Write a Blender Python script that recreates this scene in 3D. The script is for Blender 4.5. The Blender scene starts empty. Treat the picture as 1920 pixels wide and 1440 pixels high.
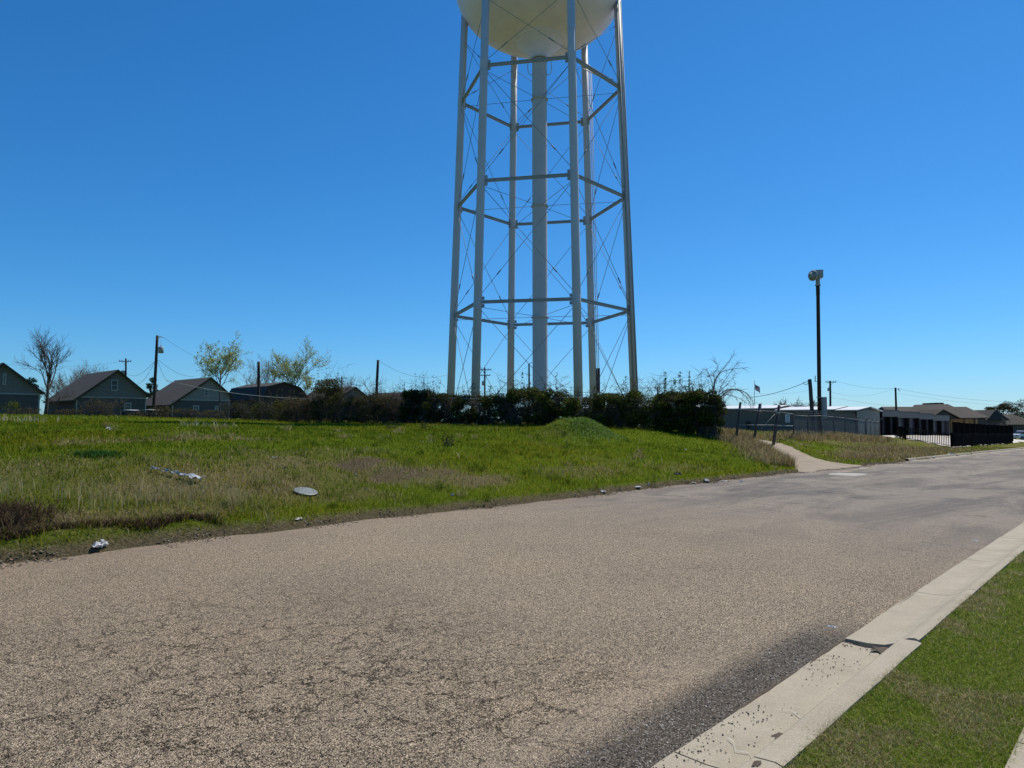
import bpy, math, random
import numpy as np
from mathutils import Vector, Matrix

random.seed(11)
rng = np.random.default_rng(11)
SC = bpy.context.scene
COL = SC.collection
PI = math.pi

# ------------------------------------------------------------------ camera
F = 1332.0
PITCH = math.radians(3.0)
H = 1.75
cam_d = bpy.data.cameras.new("camera")
cam = bpy.data.objects.new("camera", cam_d)
COL.objects.link(cam)
cam.location = (0, 0, H)
cam.rotation_euler = (PI / 2 + PITCH, 0, 0)
cam_d.sensor_fit = 'HORIZONTAL'
cam_d.sensor_width = 36.0
cam_d.lens = F / 1920 * 36.0
cam_d.clip_start = 0.05
cam_d.clip_end = 6000
SC.camera = cam

# ------------------------------------------------------------------ frames
RA = math.radians(42.7)
DX, DY = math.sin(RA), math.cos(RA)          # along the road (u)
NX, NY = -DY, DX                             # across the road to the left (v)
ROT = PI / 2 - RA                            # z rotation whose x axis runs along the road


def ray(px, py):
    a = (px - 960) / F
    b = (720 - py) / F
    y = math.cos(PITCH) - b * math.sin(PITCH)
    z = math.sin(PITCH) + b * math.cos(PITCH)
    return Vector((a / y, 1.0, z / y))


def at(px, py, Y):
    r = ray(px, py) * Y
    return Vector((r.x, r.y, r.z + H))


def uv2(u, v, z=0.0):
    return Vector((u * DX + v * NX, u * DY + v * NY, z))


def touv(x, y):
    return x * DX + y * DY, x * NX + y * NY


def hit_v(px, py, v):
    r = ray(px, py)
    return at(px, py, v / (r.x * NX + r.y * NY))


def hit_u(px, py, u):
    r = ray(px, py)
    return at(px, py, u / (r.x * DX + r.y * DY))


# ------------------------------------------------------------------ noise
def _hash(ix, iy, s):
    n = (ix.astype(np.int64) * 374761393 + iy.astype(np.int64) * 668265263 + s * 974634) & 0x7fffffff
    n = ((n ^ (n >> 13)) * 1274126177) & 0x7fffffff
    n = n ^ (n >> 16)
    return (n & 0xffff) / 65535.0


def vnoise(x, y, s=0):
    x = np.asarray(x, float); y = np.asarray(y, float)
    ix = np.floor(x); iy = np.floor(y)
    fx = x - ix; fy = y - iy
    fx = fx * fx * (3 - 2 * fx); fy = fy * fy * (3 - 2 * fy)
    a = _hash(ix, iy, s); b = _hash(ix + 1, iy, s)
    c = _hash(ix, iy + 1, s); d = _hash(ix + 1, iy + 1, s)
    return a + (b - a) * fx + (c - a) * fy + (a - b - c + d) * fx * fy


def fbm(x, y, o=4, s=0):
    t = 0; a = .5; m = 0
    for k in range(o):
        t = t + a * vnoise(x, y, s + k * 17); m += a
        x = np.asarray(x) * 2.03 + 3.7; y = np.asarray(y) * 2.03 + 1.9; a *= .5
    return t / m


def sstep(a, b, x):
    t = np.clip((np.asarray(x, float) - a) / (b - a), 0, 1)
    return t * t * (3 - 2 * t)


# ------------------------------------------------------------------ terrain
KU = np.array([-30, 0, 12, 24, 32, 38, 46, 58, 75, 100, 150.])
KV = np.array([0, 1.5, 3, 6, 10, 15, 22, 32, 50, 70, 120.])
TB = np.array([
 [0.04,0.42,0.68,1.02,1.3 ,1.5 ,1.72,1.85,1.91,1.9 ,1.9 ],
 [0.04,0.42,0.68,1.02,1.3 ,1.5 ,1.72,1.93,2.10,2.05,2.0 ],
 [0.04,0.42,0.68,1.02,1.3 ,1.48,1.62,1.76,2.22,2.12,2.1 ],
 [0.04,0.3 ,0.55,0.95,1.25,1.46,1.60,1.72,2.17,2.30,2.3 ],
 [0.04,0.14,0.3 ,0.72,1.30,1.60,1.75,1.80,1.99,2.34,2.4 ],
 [0.04,0.08,0.22,0.8 ,1.46,1.66,1.80,1.88,2.05,2.39,2.5 ],
 [0.04,0.08,0.16,0.66,1.40,1.60,1.75,1.86,2.06,2.35,2.5 ],
 [0.04,0.08,0.16,0.55,1.22,1.38,1.61,1.82,2.1 ,2.40,2.5 ],
 [0.04,0.10,0.15,0.48,0.92,1.08,1.40,1.70,2.1 ,2.5 ,2.5 ],
 [0.04,0.12,0.17,0.28,0.64,1.10,1.25,1.43,1.9 ,2.5 ,2.5 ],
 [0.04,0.12,0.17,0.28,0.60,0.90,1.10,1.30,1.8 ,2.4 ,2.5 ]])


def _herm(K, Y, x):
    """Y: (..., n) node values (per-sample or shared); returns the cubic through them at x."""
    n = len(K)
    x = np.clip(x, K[0], K[-1])
    i = np.clip(np.searchsorted(K, x, side='right') - 1, 0, n - 2)
    h = K[i + 1] - K[i]
    t = (x - K[i]) / h
    S = np.empty_like(Y)
    dl = (Y[..., 1:] - Y[..., :-1]) / (K[1:] - K[:-1])
    S[..., 1:-1] = .5 * (dl[..., 1:] + dl[..., :-1])
    S[..., 0] = dl[..., 0]; S[..., -1] = dl[..., -1]
    if Y.ndim == 1:
        y0, y1, s0, s1 = Y[i], Y[i + 1], S[i], S[i + 1]
    else:
        r = np.arange(len(x))
        y0, y1, s0, s1 = Y[r, i], Y[r, i + 1], S[r, i], S[r, i + 1]
    t2 = t * t; t3 = t2 * t
    return (2*t3-3*t2+1)*y0 + (t3-2*t2+t)*h*s0 + (-2*t3+3*t2)*y1 + (t3-t2)*h*s1


def grade(u):
    u = np.clip(np.asarray(u, float), -200, 260)
    return -.0125 * np.log1p(np.exp(np.clip((u - 10) / 4, -50, 60))) * 4


def table(u, v):
    u = np.atleast_1d(u); v = np.atleast_1d(v)
    uc = np.clip(u, KU[0], KU[-1])
    cols = np.stack([_herm(KU, TB[:, j].copy(), uc) for j in range(len(KV))], -1)
    return _herm(KV, cols, v)


VE = 10.5           # far edge of the road surface
MOUND = at(1092, 800, 33.0)
# driveway edges: (left, right) at the road and at the gate
DRV = [(Vector((11.0, 27.3)), Vector((16.2, 31.0))), (Vector((12.1, 31.5)), Vector((15.9, 34.5))),
       (Vector((13.0, 36.0)), Vector((15.75, 38.6))), (Vector((14.4, 48.0)), Vector((16.4, 48.0)))]


def edge_wob(u):
    return (fbm(np.asarray(u) * .35, np.zeros_like(np.asarray(u, float)), 2, 5) - .5) * .5 + \
           (fbm(np.asarray(u) * 1.9, np.zeros_like(np.asarray(u, float)) + 3, 2, 9) - .5) * .28


def drive_mask(x, y):
    x = np.asarray(x, float); y = np.asarray(y, float)
    yl = np.array([d[0].y for d in DRV]); xl = np.array([d[0].x for d in DRV])
    yr = np.array([d[1].y for d in DRV]); xr = np.array([d[1].x for d in DRV])
    L = np.interp(y, yl, xl); R = np.interp(y, yr, xr)
    return (x > L) & (x < R) & (y > 27) & (y < 42.6)


def hgt(x, y, carve=True):
    x = np.atleast_1d(np.asarray(x, float)); y = np.atleast_1d(np.asarray(y, float))
    u, v = touv(x, y)
    g = grade(u)
    vp = v - VE - edge_wob(u)
    B = table(u, np.clip(vp, 0, 120))
    ramp = sstep(.3, 3.5, vp)
    B = B + ramp * ((fbm(x * .45, y * .45, 3, 21) - .5) * .22 + (fbm(x * 1.7, y * 1.7, 3, 31) - .5) * .09)
    # grassy spoil heap in front of the hedge
    dx = (x - MOUND.x); dy = (y - MOUND.y)
    B = B + .80 * np.exp(-(dx / 1.35) ** 2 - (dy / 1.3) ** 2) + .30 * np.exp(-((dx + 1.3) / .8) ** 2 - (dy / .9) ** 2)
    # eroded gully in the bank
    q = at(668, 880, 16.6)
    a = (x - q.x) * .8 + (y - q.y) * .6; b = -(x - q.x) * .6 + (y - q.y) * .8
    B = B - .26 * np.exp(-(a / .55) ** 2 - (b / 1.7) ** 2)
    # soil lip at the edge of the asphalt on the near left
    B = B + .16 * np.exp(-((vp - .45) / .22) ** 2) * sstep(6.5, 3.5, u) * (fbm(u * .8, v * .2, 2, 77) + .35)
    B = B + .05 * np.exp(-((vp - .25) / .2) ** 2)
    B = np.where(vp > 0, B, np.maximum(-.05, .04 + vp * .9))
    # verge right of the driveway stands a step above it
    yr = np.array([d[1].y for d in DRV]); xr = np.array([d[1].x for d in DRV])
    R = np.interp(y, yr, xr)
    B = B + .14 * ((x > R) & (y > 31) & (y < 46)) * np.exp(-np.clip(x - R, 0, 50) / 2.5) * sstep(0, 1.2, vp)
    if carve:
        B = np.where(drive_mask(x, y) & (vp > -.4), B - .12, B)
    near = np.where(v < 1.46, .10, -.15)
    B = np.where(v < 9.0, near, B)
    far = sstep(250, 600, np.hypot(x, y))
    return (g + B) * (1 - far) + far * 1.0


def gz(x, y):
    return float(hgt(x, y)[0])


def ground_hit(px, py):
    """where the pixel's ray meets the ground (marching then bisecting)"""
    r = ray(px, py)
    Ys = np.concatenate([np.arange(2, 30, .1), np.arange(30, 200, .4)])
    z = H + r.z * Ys
    h = hgt(r.x * Ys, Ys)
    k = np.argmax(z < h)
    if z[k] >= h[k]:
        k = len(Ys) - 1
    Y = Ys[k]
    return Vector((r.x * Y, Y, float(h[k])))


# ------------------------------------------------------------------ materials
def new_mat(name):
    m = bpy.data.materials.new(name)
    m.use_nodes = True
    nt = m.node_tree
    b = nt.nodes["Principled BSDF"]
    return m, nt, b


def N(nt, typ, **kw):
    n = nt.nodes.new(typ)
    for k, v in kw.items():
        if k == 'inp':
            for kk, vv in v.items():
                n.inputs[kk].default_value = vv
        else:
            setattr(n, k, v)
    return n


def LNK(nt, a, b):
    nt.links.new(a, b)


def ramp(nt, stops, fac=None, interp='LINEAR'):
    r = nt.nodes.new('ShaderNodeValToRGB')
    r.color_ramp.interpolation = interp
    el = r.color_ramp.elements
    el[0].position = stops[0][0]; el[0].color = (*stops[0][1], 1)
    el[1].position = stops[-1][0]; el[1].color = (*stops[-1][1], 1)
    for p, c in stops[1:-1]:
        e = el.new(p); e.color = (*c, 1)
    if fac is not None:
        LNK(nt, fac, r.inputs[0])
    return r


def mixc(nt, fac, a, b, mode='MIX'):
    m = nt.nodes.new('ShaderNodeMix')
    m.data_type = 'RGBA'; m.blend_type = mode
    for s, val in ((0, fac), (6, a), (7, b)):
        if hasattr(val, 'is_output'):
            LNK(nt, val, m.inputs[s])
        elif isinstance(val, (int, float)):
            m.inputs[s].default_value = val
        else:
            m.inputs[s].default_value = (*val, 1)
    return m.outputs[2]


def mathn(nt, op, a, b=None, c=None, clamp=False):
    m = nt.nodes.new('ShaderNodeMath'); m.operation = op; m.use_clamp = clamp
    for i, v in enumerate((a, b, c)):
        if v is None:
            continue
        if hasattr(v, 'is_output'):
            LNK(nt, v, m.inputs[i])
        else:
            m.inputs[i].default_value = v
    return m.outputs[0]


def surf(name, col, rough=.7, var=.25, scale=3.0, bump=0.0, bscale=40., metal=0., spec=.4, wave=None, stretch=None):
    """painted / plain surface with blotchy variation, optional ribs (wave=(axis, scale, depth))"""
    m, nt, b = new_mat(name)
    tc = N(nt, 'ShaderNodeTexCoord')
    vec = tc.outputs['Object']
    if stretch:
        mp = N(nt, 'ShaderNodeMapping'); mp.inputs['Scale'].default_value = stretch
        LNK(nt, vec, mp.inputs[0]); vec = mp.outputs[0]
    n1 = N(nt, 'ShaderNodeTexNoise', inp={'Scale': scale, 'Detail': 6., 'Roughness': .65})
    LNK(nt, vec, n1.inputs['Vector'])
    lo = tuple(c * (1 - var) for c in col); hi = tuple(min(1, c * (1 + var)) for c in col)
    r = ramp(nt, [(.25, lo), (.75, hi)], n1.outputs[0])
    LNK(nt, r.outputs[0], b.inputs['Base Color'])
    b.inputs['Roughness'].default_value = rough
    b.inputs['Metallic'].default_value = metal
    b.inputs['Specular IOR Level'].default_value = spec
    hgt_out = None
    if wave:
        ax, sc, dp = wave
        w = N(nt, 'ShaderNodeTexWave', wave_type='BANDS', bands_direction=ax, inp={'Scale': sc, 'Distortion': 0.})
        LNK(nt, tc.outputs['Object'], w.inputs['Vector'])
        hgt_out = w.outputs[1]; dist = dp
    elif bump:
        n2 = N(nt, 'ShaderNodeTexNoise', inp={'Scale': bscale, 'Detail': 5.})
        LNK(nt, vec, n2.inputs['Vector'])
        hgt_out = n2.outputs[0]; dist = bump
    if hgt_out is not None:
        bp = N(nt, 'ShaderNodeBump', inp={'Strength': .8, 'Distance': dist})
        LNK(nt, hgt_out, bp.inputs['Height'])
        LNK(nt, bp.outputs[0], b.inputs['Normal'])
    return m


def leaf_mat(name, trans=.35):
    """colour per leaf from the 'col' attribute, with light passing through"""
    m = bpy.data.materials.new(name); m.use_nodes = True
    nt = m.node_tree; nt.nodes.clear()
    a = N(nt, 'ShaderNodeAttribute', attribute_name='col')
    d = N(nt, 'ShaderNodeBsdfDiffuse'); t = N(nt, 'ShaderNodeBsdfTranslucent')
    mx = N(nt, 'ShaderNodeMixShader'); mx.inputs[0].default_value = trans
    o = N(nt, 'ShaderNodeOutputMaterial')
    LNK(nt, a.outputs['Color'], d.inputs[0]); LNK(nt, a.outputs['Color'], t.inputs[0])
    LNK(nt, d.outputs[0], mx.inputs[1]); LNK(nt, t.outputs[0], mx.inputs[2])
    LNK(nt, mx.outputs[0], o.inputs[0])
    return m


M = {}
M['tower'] = surf('tower_paint', (.545, .53, .56), .55, .08, .6, spec=.35)
M['strut'] = surf('strut_paint', (.36, .35, .36), .6, .12, 2., spec=.3)
M['tower_dark'] = surf('tower_weathered_paint', (.27, .28, .27), .6, .15, 2.)
M['tank'] = surf('tank_paint', (.87, .735, .93), .55, .11, .55)
M['rod'] = surf('rod_steel', (.22, .25, .28), .7, .1, 3., spec=.15)
M['guard'] = surf('rusty_red', (.11, .05, .045), .7, .3, 4.)
M['bark'] = surf('bark', (.085, .07, .058), .9, .35, 6., bump=.01, bscale=30)
M['bark_pale'] = surf('pale_bark', (.2, .17, .14), .9, .3, 6.)
M['twig'] = surf('twigs', (.16, .125, .095), .9, .3, 4.)
M['twig_dark'] = surf('dark_twigs', (.075, .06, .045), .9, .3, 4.)
M['pole'] = surf('pole_wood', (.040, .026, .020), .85, .4, 2., stretch=(6, 6, .5))
M['pole_grey'] = surf('weathered_post', (.06, .055, .055), .85, .35, 2., stretch=(6, 6, .5))
M['wire'] = surf('wire', (.05, .05, .055), .5, .1)
M['cable'] = surf('pale_cable', (.55, .5, .42), .6, .1)
M['galv'] = surf('galvanised', (.22, .225, .22), .6, .15, 5.)
M['grey_metal'] = surf('grey_metal', (.30, .32, .32), .5, .1)
M['siding'] = surf('house_siding', (.15, .138, .128), .7, .12, 2., wave=('Z', 1.1, .03))
M['brick_low'] = surf('house_lower_wall', (.075, .072, .072), .85, .22, 3.)
M['siding_b'] = surf('house_siding_pale', (.21, .21, .20), .7, .12, 2., wave=('Z', 1.1, .03))
M['trim'] = surf('house_trim', (.30, .30, .29), .6, .08)
M['glass'] = surf('window_glass', (.03, .035, .04), .12, .1, spec=.6)
M['shingle'] = surf('roof_shingle', (.050, .045, .038), .9, .35, 5., bump=.02, bscale=25)
M['shingle_br'] = surf('brown_shingle', (.044, .036, .028), .9, .3, 3., bump=.02, bscale=20)
M['barn'] = surf('dark_barn_wall', (.035, .03, .028), .9, .3, 3.)
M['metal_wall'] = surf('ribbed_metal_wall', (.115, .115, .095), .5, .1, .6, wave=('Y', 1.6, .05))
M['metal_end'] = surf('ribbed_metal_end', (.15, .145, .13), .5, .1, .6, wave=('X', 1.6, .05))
M['metal_roof'] = surf('white_metal_roof', (.66, .66, .64), .4, .05, .5, wave=('Y', 1.0, .05))
M['dark_trim'] = surf('dark_trim', (.03, .026, .026), .6, .2)
M['fascia'] = surf('storage_fascia', (.085, .082, .08), .6, .08)
M['door_blue'] = surf('blue_roller_door', (.010, .014, .026), .5, .12, 2., wave=('Z', 3., .03))
M['door_pale'] = surf('pale_roller_door', (.16, .15, .14), .5, .06, 2., wave=('Z', 3., .03))
M['tan'] = surf('tan_wall', (.30, .19, .085), .8, .1, 2.)
M['brick_dark'] = surf('dark_brick', (.10, .085, .085), .85, .25, 5.)
M['black_iron'] = surf('black_iron', (.008, .008, .009), .8, .2, spec=.1)
M['screen'] = surf('black_screen', (.006, .006, .007), 1., .3, spec=.0)
M['paper'] = surf('litter_paper', (.50, .50, .49), .7, .1, 20.)
M['plastic'] = surf('litter_plastic', (.36, .38, .39), .35, .15, 15.)
M['plate'] = surf('metal_plate', (.20, .215, .205), .45, .1, 8.)
M['drab'] = surf('litter_dark', (.05, .05, .06), .7, .3, 10.)
M['stone'] = surf('pale_stone', (.50, .46, .40), .85, .25, 12., bump=.01, bscale=60)
M['carpaint'] = surf('white_car_paint', (.75, .77, .8), .25, .03)
M['tyre'] = surf('tyre_rubber', (.02, .02, .02), .8, .1)
M['red'] = surf('flag_red', (.50, .04, .05), .8, .1)
M['white'] = surf('flag_white', (.75, .75, .75), .8, .05)
M['blue'] = surf('flag_blue', (.03, .05, .17), .8, .1)
M['leaf'] = leaf_mat('leaves', .45)
M['blade'] = leaf_mat('grass_blades', .4)
M['siren'] = surf('siren_paint', (.30, .33, .31), .5, .12, 4.)


# ------------------------------------------------------------------ mesh building
class MB:
    def __init__(self):
        self.v = []; self.f = []; self.mi = []; self.sm = []

    def add(self, verts, faces, mi=0, smooth=False):
        o = len(self.v)
        self.v += [tuple(p) for p in verts]
        for fc in faces:
            self.f.append([i + o for i in fc]); self.mi.append(mi); self.sm.append(smooth)

    def box(self, lo, hi, mi=0):
        x0, y0, z0 = lo; x1, y1, z1 = hi
        self.add([(x0,y0,z0),(x1,y0,z0),(x1,y1,z0),(x0,y1,z0),(x0,y0,z1),(x1,y0,z1),(x1,y1,z1),(x0,y1,z1)],
                 [(0,3,2,1),(4,5,6,7),(0,1,5,4),(1,2,6,5),(2,3,7,6),(3,0,4,7)], mi)

    def obox(self, c, ax, ay, az, mi=0):
        """box centred at c with half-axis vectors"""
        c = Vector(c); P = []
        for sz in (-1, 1):
            for sx, sy in ((-1,-1),(1,-1),(1,1),(-1,1)):
                P.append(c + ax*sx + ay*sy + az*sz)
        self.add(P, [(0,3,2,1),(4,5,6,7),(0,1,5,4),(1,2,6,5),(2,3,7,6),(3,0,4,7)], mi)

    def path(self, pts, rad, n=6, mi=0, caps=True, smooth=True):
        pts = [Vector(p) for p in pts]
        if not hasattr(rad, '__len__'):
            rad = [rad] * len(pts)
        t0 = (pts[1] - pts[0]).normalized()
        a = t0.orthogonal().normalized()
        V = []
        for i, p in enumerate(pts):
            t = (pts[min(i+1, len(pts)-1)] - pts[max(i-1, 0)])
            t = t.normalized() if t.length > 1e-9 else t0
            a = (a - t * a.dot(t))
            a = a.normalized() if a.length > 1e-6 else t.orthogonal().normalized()
            b = t.cross(a)
            for k in range(n):
                w = 2*PI*k/n
                V.append(p + (a*math.cos(w) + b*math.sin(w)) * rad[i])
        Fc = []
        for i in range(len(pts)-1):
            for k in range(n):
                k2 = (k+1) % n
                Fc.append((i*n+k, i*n+k2, (i+1)*n+k2, (i+1)*n+k))
        self.add(V, Fc, mi, smooth)
        if caps:
            o = len(self.v) - len(V)
            for idx in ([o+k for k in range(n)][::-1], [o+(len(pts)-1)*n+k for k in range(n)]):
                self.f.append(idx); self.mi.append(mi); self.sm.append(False)

    def tube(self, p, q, r0, r1=None, n=8, mi=0, caps=True):
        self.path([p, q], [r0, r1 if r1 is not None else r0], n, mi, caps)

    def lathe(self, c, prof, n=32, mi=0, smooth=True):
        c = Vector(c); V = []; Fc = []
        for r, z in prof:
            for k in range(n):
                w = 2*PI*k/n
                V.append((c.x + r*math.cos(w), c.y + r*math.sin(w), c.z + z))
        for i in range(len(prof)-1):
            for k in range(n):
                k2 = (k+1) % n
                Fc.append((i*n+k, i*n+k2, (i+1)*n+k2, (i+1)*n+k))
        self.add(V, Fc, mi, smooth)

    def extrude(self, prof, y0, y1, mi=0):
        """closed profile [(x,z)] (counter-clockwise seen from -y) extruded along y"""
        n = len(prof)
        V = [(x, y0, z) for x, z in prof] + [(x, y1, z) for x, z in prof]
        Fc = [tuple(range(n)), tuple(range(2*n-1, n-1, -1))]
        for k in range(n):
            k2 = (k+1) % n
            Fc.append((k, n+k, n+k2, k2))
        self.add(V, Fc, mi)

    def extrude_x(self, prof, x0, x1, mi=0):
        """closed profile [(y,z)] extruded along x"""
        n = len(prof)
        V = [(x0, y, z) for y, z in prof] + [(x1, y, z) for y, z in prof]
        Fc = [tuple(range(n-1, -1, -1)), tuple(range(n, 2*n))]
        for k in range(n):
            k2 = (k+1) % n
            Fc.append((k, k2, n+k2, n+k))
        self.add(V, Fc, mi)

    def build(self, name, mats, parent=None, world=False, rot=None):
        me = bpy.data.meshes.new(name)
        off = Vector((0, 0, 0))
        V = self.v
        if parent is not None and world:
            inv = parent.matrix_world.inverted() if False else None
            L = root_mat(parent).inverted()
            V = [tuple(L @ Vector(p)) for p in V]
        me.from_pydata(V, [], self.f)
        if not isinstance(mats, (list, tuple)):
            mats = [mats]
        for m in mats:
            me.materials.append(M[m] if isinstance(m, str) else m)
        me.polygons.foreach_set('material_index', self.mi)
        me.polygons.foreach_set('use_smooth', self.sm)
        me.update()
        o = bpy.data.objects.new(name, me)
        COL.objects.link(o)
        if parent is not None:
            o.parent = parent
        return o


def root_mat(o):
    return Matrix.Translation(o.location) @ o.rotation_euler.to_matrix().to_4x4()


def thing(name, label, cat, loc=(0, 0, 0), rz=0., group=None):
    o = bpy.data.objects.new(name, None)
    o.empty_display_size = .3
    COL.objects.link(o)
    o.location = loc; o.rotation_euler = (0, 0, rz)
    tag(o, label, cat, group)
    return o


def tag(o, label=None, cat=None, group=None, kind=None):
    if label: o['label'] = label
    if cat: o['category'] = cat
    if group: o['group'] = group
    if kind: o['kind'] = kind
    return o


def np_mesh(name, V, loops, starts, mat, col=None, parent=None):
    """fast mesh from arrays; col per vertex"""
    me = bpy.data.meshes.new(name)
    me.vertices.add(len(V)); me.vertices.foreach_set('co', np.asarray(V, np.float32).ravel())
    me.loops.add(len(loops)); me.loops.foreach_set('vertex_index', np.asarray(loops, np.int32))
    me.polygons.add(len(starts)); me.polygons.foreach_set('loop_start', np.asarray(starts, np.int32))
    me.update(calc_edges=True)
    me.validate()
    if col is not None:
        a = me.attributes.new('col', 'FLOAT_COLOR', 'POINT')
        c4 = np.ones((len(V), 4), np.float32); c4[:, :3] = col
        a.data.foreach_set('color', c4.ravel())
    me.materials.append(M[mat] if isinstance(mat, str) else mat)
    o = bpy.data.objects.new(name, me); COL.objects.link(o)
    if parent is not None:
        o.parent = parent
    return o


def leaf_quads(name, P, size, cols, parent=None, mat='leaf', up=.0, aspect=.55):
    """one small folded leaf (two triangles sharing a rib) per point; P in parent's local space"""
    n = len(P)
    P = np.asarray(P, float)
    d = rng.normal(size=(n, 3)); d[:, 2] += up
    d /= np.linalg.norm(d, axis=1)[:, None]
    e = rng.normal(size=(n, 3)); e -= d * (d * e).sum(1)[:, None]
    e /= np.linalg.norm(e, axis=1)[:, None]
    s = (size * rng.uniform(.6, 1.3, n))[:, None]
    nn = np.cross(d, e)
    V = np.stack([P - d*s*.5, P + e*s*aspect*.5 + nn*s*.08, P + d*s*.5, P - e*s*aspect*.5 + nn*s*.08], 1).reshape(-1, 3)
    b = np.arange(n)[:, None] * 4
    loops = (b + np.array([0, 1, 2, 0, 2, 3])).ravel()
    starts = np.arange(n * 2) * 3
    return np_mesh(name, V, loops, starts, mat, np.repeat(cols, 4, 0), parent)


def blades(name, P, h, w, lean, cols, mat='blade', parent=None, bend=.5):
    n = len(P)
    az = rng.uniform(0, 2*PI, n)
    ba = rng.uniform(0, 2*PI, n)
    bx = np.stack([np.cos(ba), np.sin(ba), np.zeros(n)], 1) * (w * .5)[:, None]
    ld = np.stack([np.cos(az), np.sin(az), np.zeros(n)], 1) * (lean * h)[:, None]
    up = np.zeros((n, 3)); up[:, 2] = h
    m = P + up * .55 + ld * (.55 * bend)
    t = P + up * (1 - .25 * np.clip(lean, 0, 1.5))[:, None] + ld
    V = np.stack([P - bx, P + bx, m - bx * .75, m + bx * .75, t], 1).reshape(-1, 3)
    b = np.arange(n)[:, None] * 5
    loops = (b + np.array([0, 1, 3, 2, 2, 3, 4])).ravel()
    starts = (np.arange(n)[:, None] * 7 + np.array([0, 4])).ravel()
    return np_mesh(name, V, loops, starts, mat, np.repeat(cols, 5, 0), parent)


# ------------------------------------------------------------------ where the grass is dry, bare or burnt
def _gp(px, py, ru, rv, dry, bare):
    q = ground_hit(px, py); u, v = touv(q.x, q.y)
    return (u, v, ru, rv, dry, bare)


PATCH = [_gp(250, 870, 5., 1.6, .34, .08), _gp(480, 895, 4., 1.6, .38, .18), _gp(560, 850, 3., .8, .3, .1), _gp(430, 905, 2.2, 1.3, .75, .15), _gp(580, 868, 2.6, 1.1, .7, .25), _gp(760, 885, 1.9, .9, .8, .75),
         _gp(680, 868, .9, .6, .5, .9), _gp(880, 900, 1.5, .6, .85, .3), _gp(70, 985, 1.6, .6, .8, .3),
         _gp(330, 822, 3.2, .8, .7, .2), _gp(230, 975, 2.2, .5, .6, .2), _gp(1100, 885, 2.0, .6, .4, .05),
         _gp(1290, 878, 1.8, .6, .35, .0), _gp(1450, 850, 1.2, 1.6, .8, .2), _gp(1500, 880, 1.0, .8, .8, .3),
         _gp(1690, 852, 12., 2.2, .78, .1), _gp(1600, 824, 12., 2.4, .75, .1), _gp(1110, 880, .8, .3, .6, .3),
         _gp(470, 850, 1.6, .6, .4, .1), _gp(640, 930, 1.2, .5, .45, .2), _gp(150, 900, 2., .9, .2, .0)]


def cover(x, y):
    u, v = touv(np.asarray(x, float), np.asarray(y, float))
    dry = np.zeros_like(u); bare = np.zeros_like(u)
    wob = (fbm(u * .9, v * .9, 3, 40) - .5) * 1.6
    wob2 = (fbm(u * 3.1, v * 3.1, 3, 41) - .5) * 1.6
    for (a, b, ru, rv, d, br) in PATCH:
        e = np.exp(-((u - a) / ru) ** 2 - ((v - b) / rv) ** 2)
        dry = np.maximum(dry, d * sstep(.12, .75, e + wob * .3 + wob2 * .25 * (e > .02)) * (e > .01))
        bare = np.maximum(bare, br * sstep(.25, .85, e + wob2 * .5 * (e > .02)) * (e > .01))
    dry = np.clip(dry + .16 * sstep(.58, .75, fbm(u * .35, v * .35, 4, 50)) * (v > VE), 0, 1)
    dry = np.maximum(dry, .75 * sstep(37, 43, u) * (v > VE) * sstep(.30, .62, fbm(u * .5, v * .9, 3, 58)))
    vp = v - VE - edge_wob(u)
    rim = sstep(.30, .04, vp) * (vp > -.3)
    bare = np.maximum(bare, .8 * rim * (v > VE - 1)); dry = np.maximum(dry, .6 * rim * (v > VE - 1))
    return dry, bare


# ------------------------------------------------------------------ the ground sheet
def axis(segs):
    out = []
    for a, b, s in segs:
        out += list(np.arange(a, b, s))
    out.append(segs[-1][1])
    return np.array(sorted(set(np.round(out, 4))))


UA = axis([(-3000, -400, 400), (-400, -80, 40), (-80, -20, 6), (-20, -6, 1), (-6, 46, .25), (46, 110, .8), (110, 300, 8), (300, 3000, 300)])
VA = axis([(-3000, -400, 400), (-400, -60, 30), (-60, -4, 4), (-4, 1.2, .4), (1.2, 2.2, .06), (2.2, 9.6, .4), (9.6, 12.6, .1), (12.6, 30, .3), (30, 100, 1.2), (100, 320, 12), (320, 3000, 300)])
gu, gv = np.meshgrid(UA, VA, indexing='ij')
gx = gu * DX + gv * NX; gy = gu * DY + gv * NY
GZ = hgt(gx.ravel(), gy.ravel())
nu, nv = len(UA), len(VA)
V = np.stack([gx.ravel(), gy.ravel(), GZ], 1)
ii, jj = np.meshgrid(np.arange(nu - 1), np.arange(nv - 1), indexing='ij')
q0 = (ii * nv + jj).ravel()
loops = np.stack([q0, q0 + nv, q0 + nv + 1, q0 + 1], 1).ravel()

m, nt, b = new_mat('field_soil')
at_d = N(nt, 'ShaderNodeAttribute', attribute_name='dry'); at_b = N(nt, 'ShaderNodeAttribute', attribute_name='bare')
tc = N(nt, 'ShaderNodeTexCoord')
n1 = N(nt, 'ShaderNodeTexNoise', inp={'Scale': 1.3, 'Detail': 8., 'Roughness': .7})
n2 = N(nt, 'ShaderNodeTexNoise', inp={'Scale': 22., 'Detail': 6., 'Roughness': .75})
for n_ in (n1, n2): LNK(nt, tc.outputs['Object'], n_.inputs['Vector'])
gr = ramp(nt, [(.28, (.040, .065, .006)), (.5, (.085, .120, .012)), (.72, (.13, .16, .022))], n2.outputs[0])
gr2 = mixc(nt, mathn(nt, 'MULTIPLY', n1.outputs[0], .6), gr.outputs[0], (.10, .14, .010))
dr = ramp(nt, [(.3, (.07, .06, .026)), (.5, (.17, .135, .065)), (.72, (.30, .24, .13))], n2.outputs[0])
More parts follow.
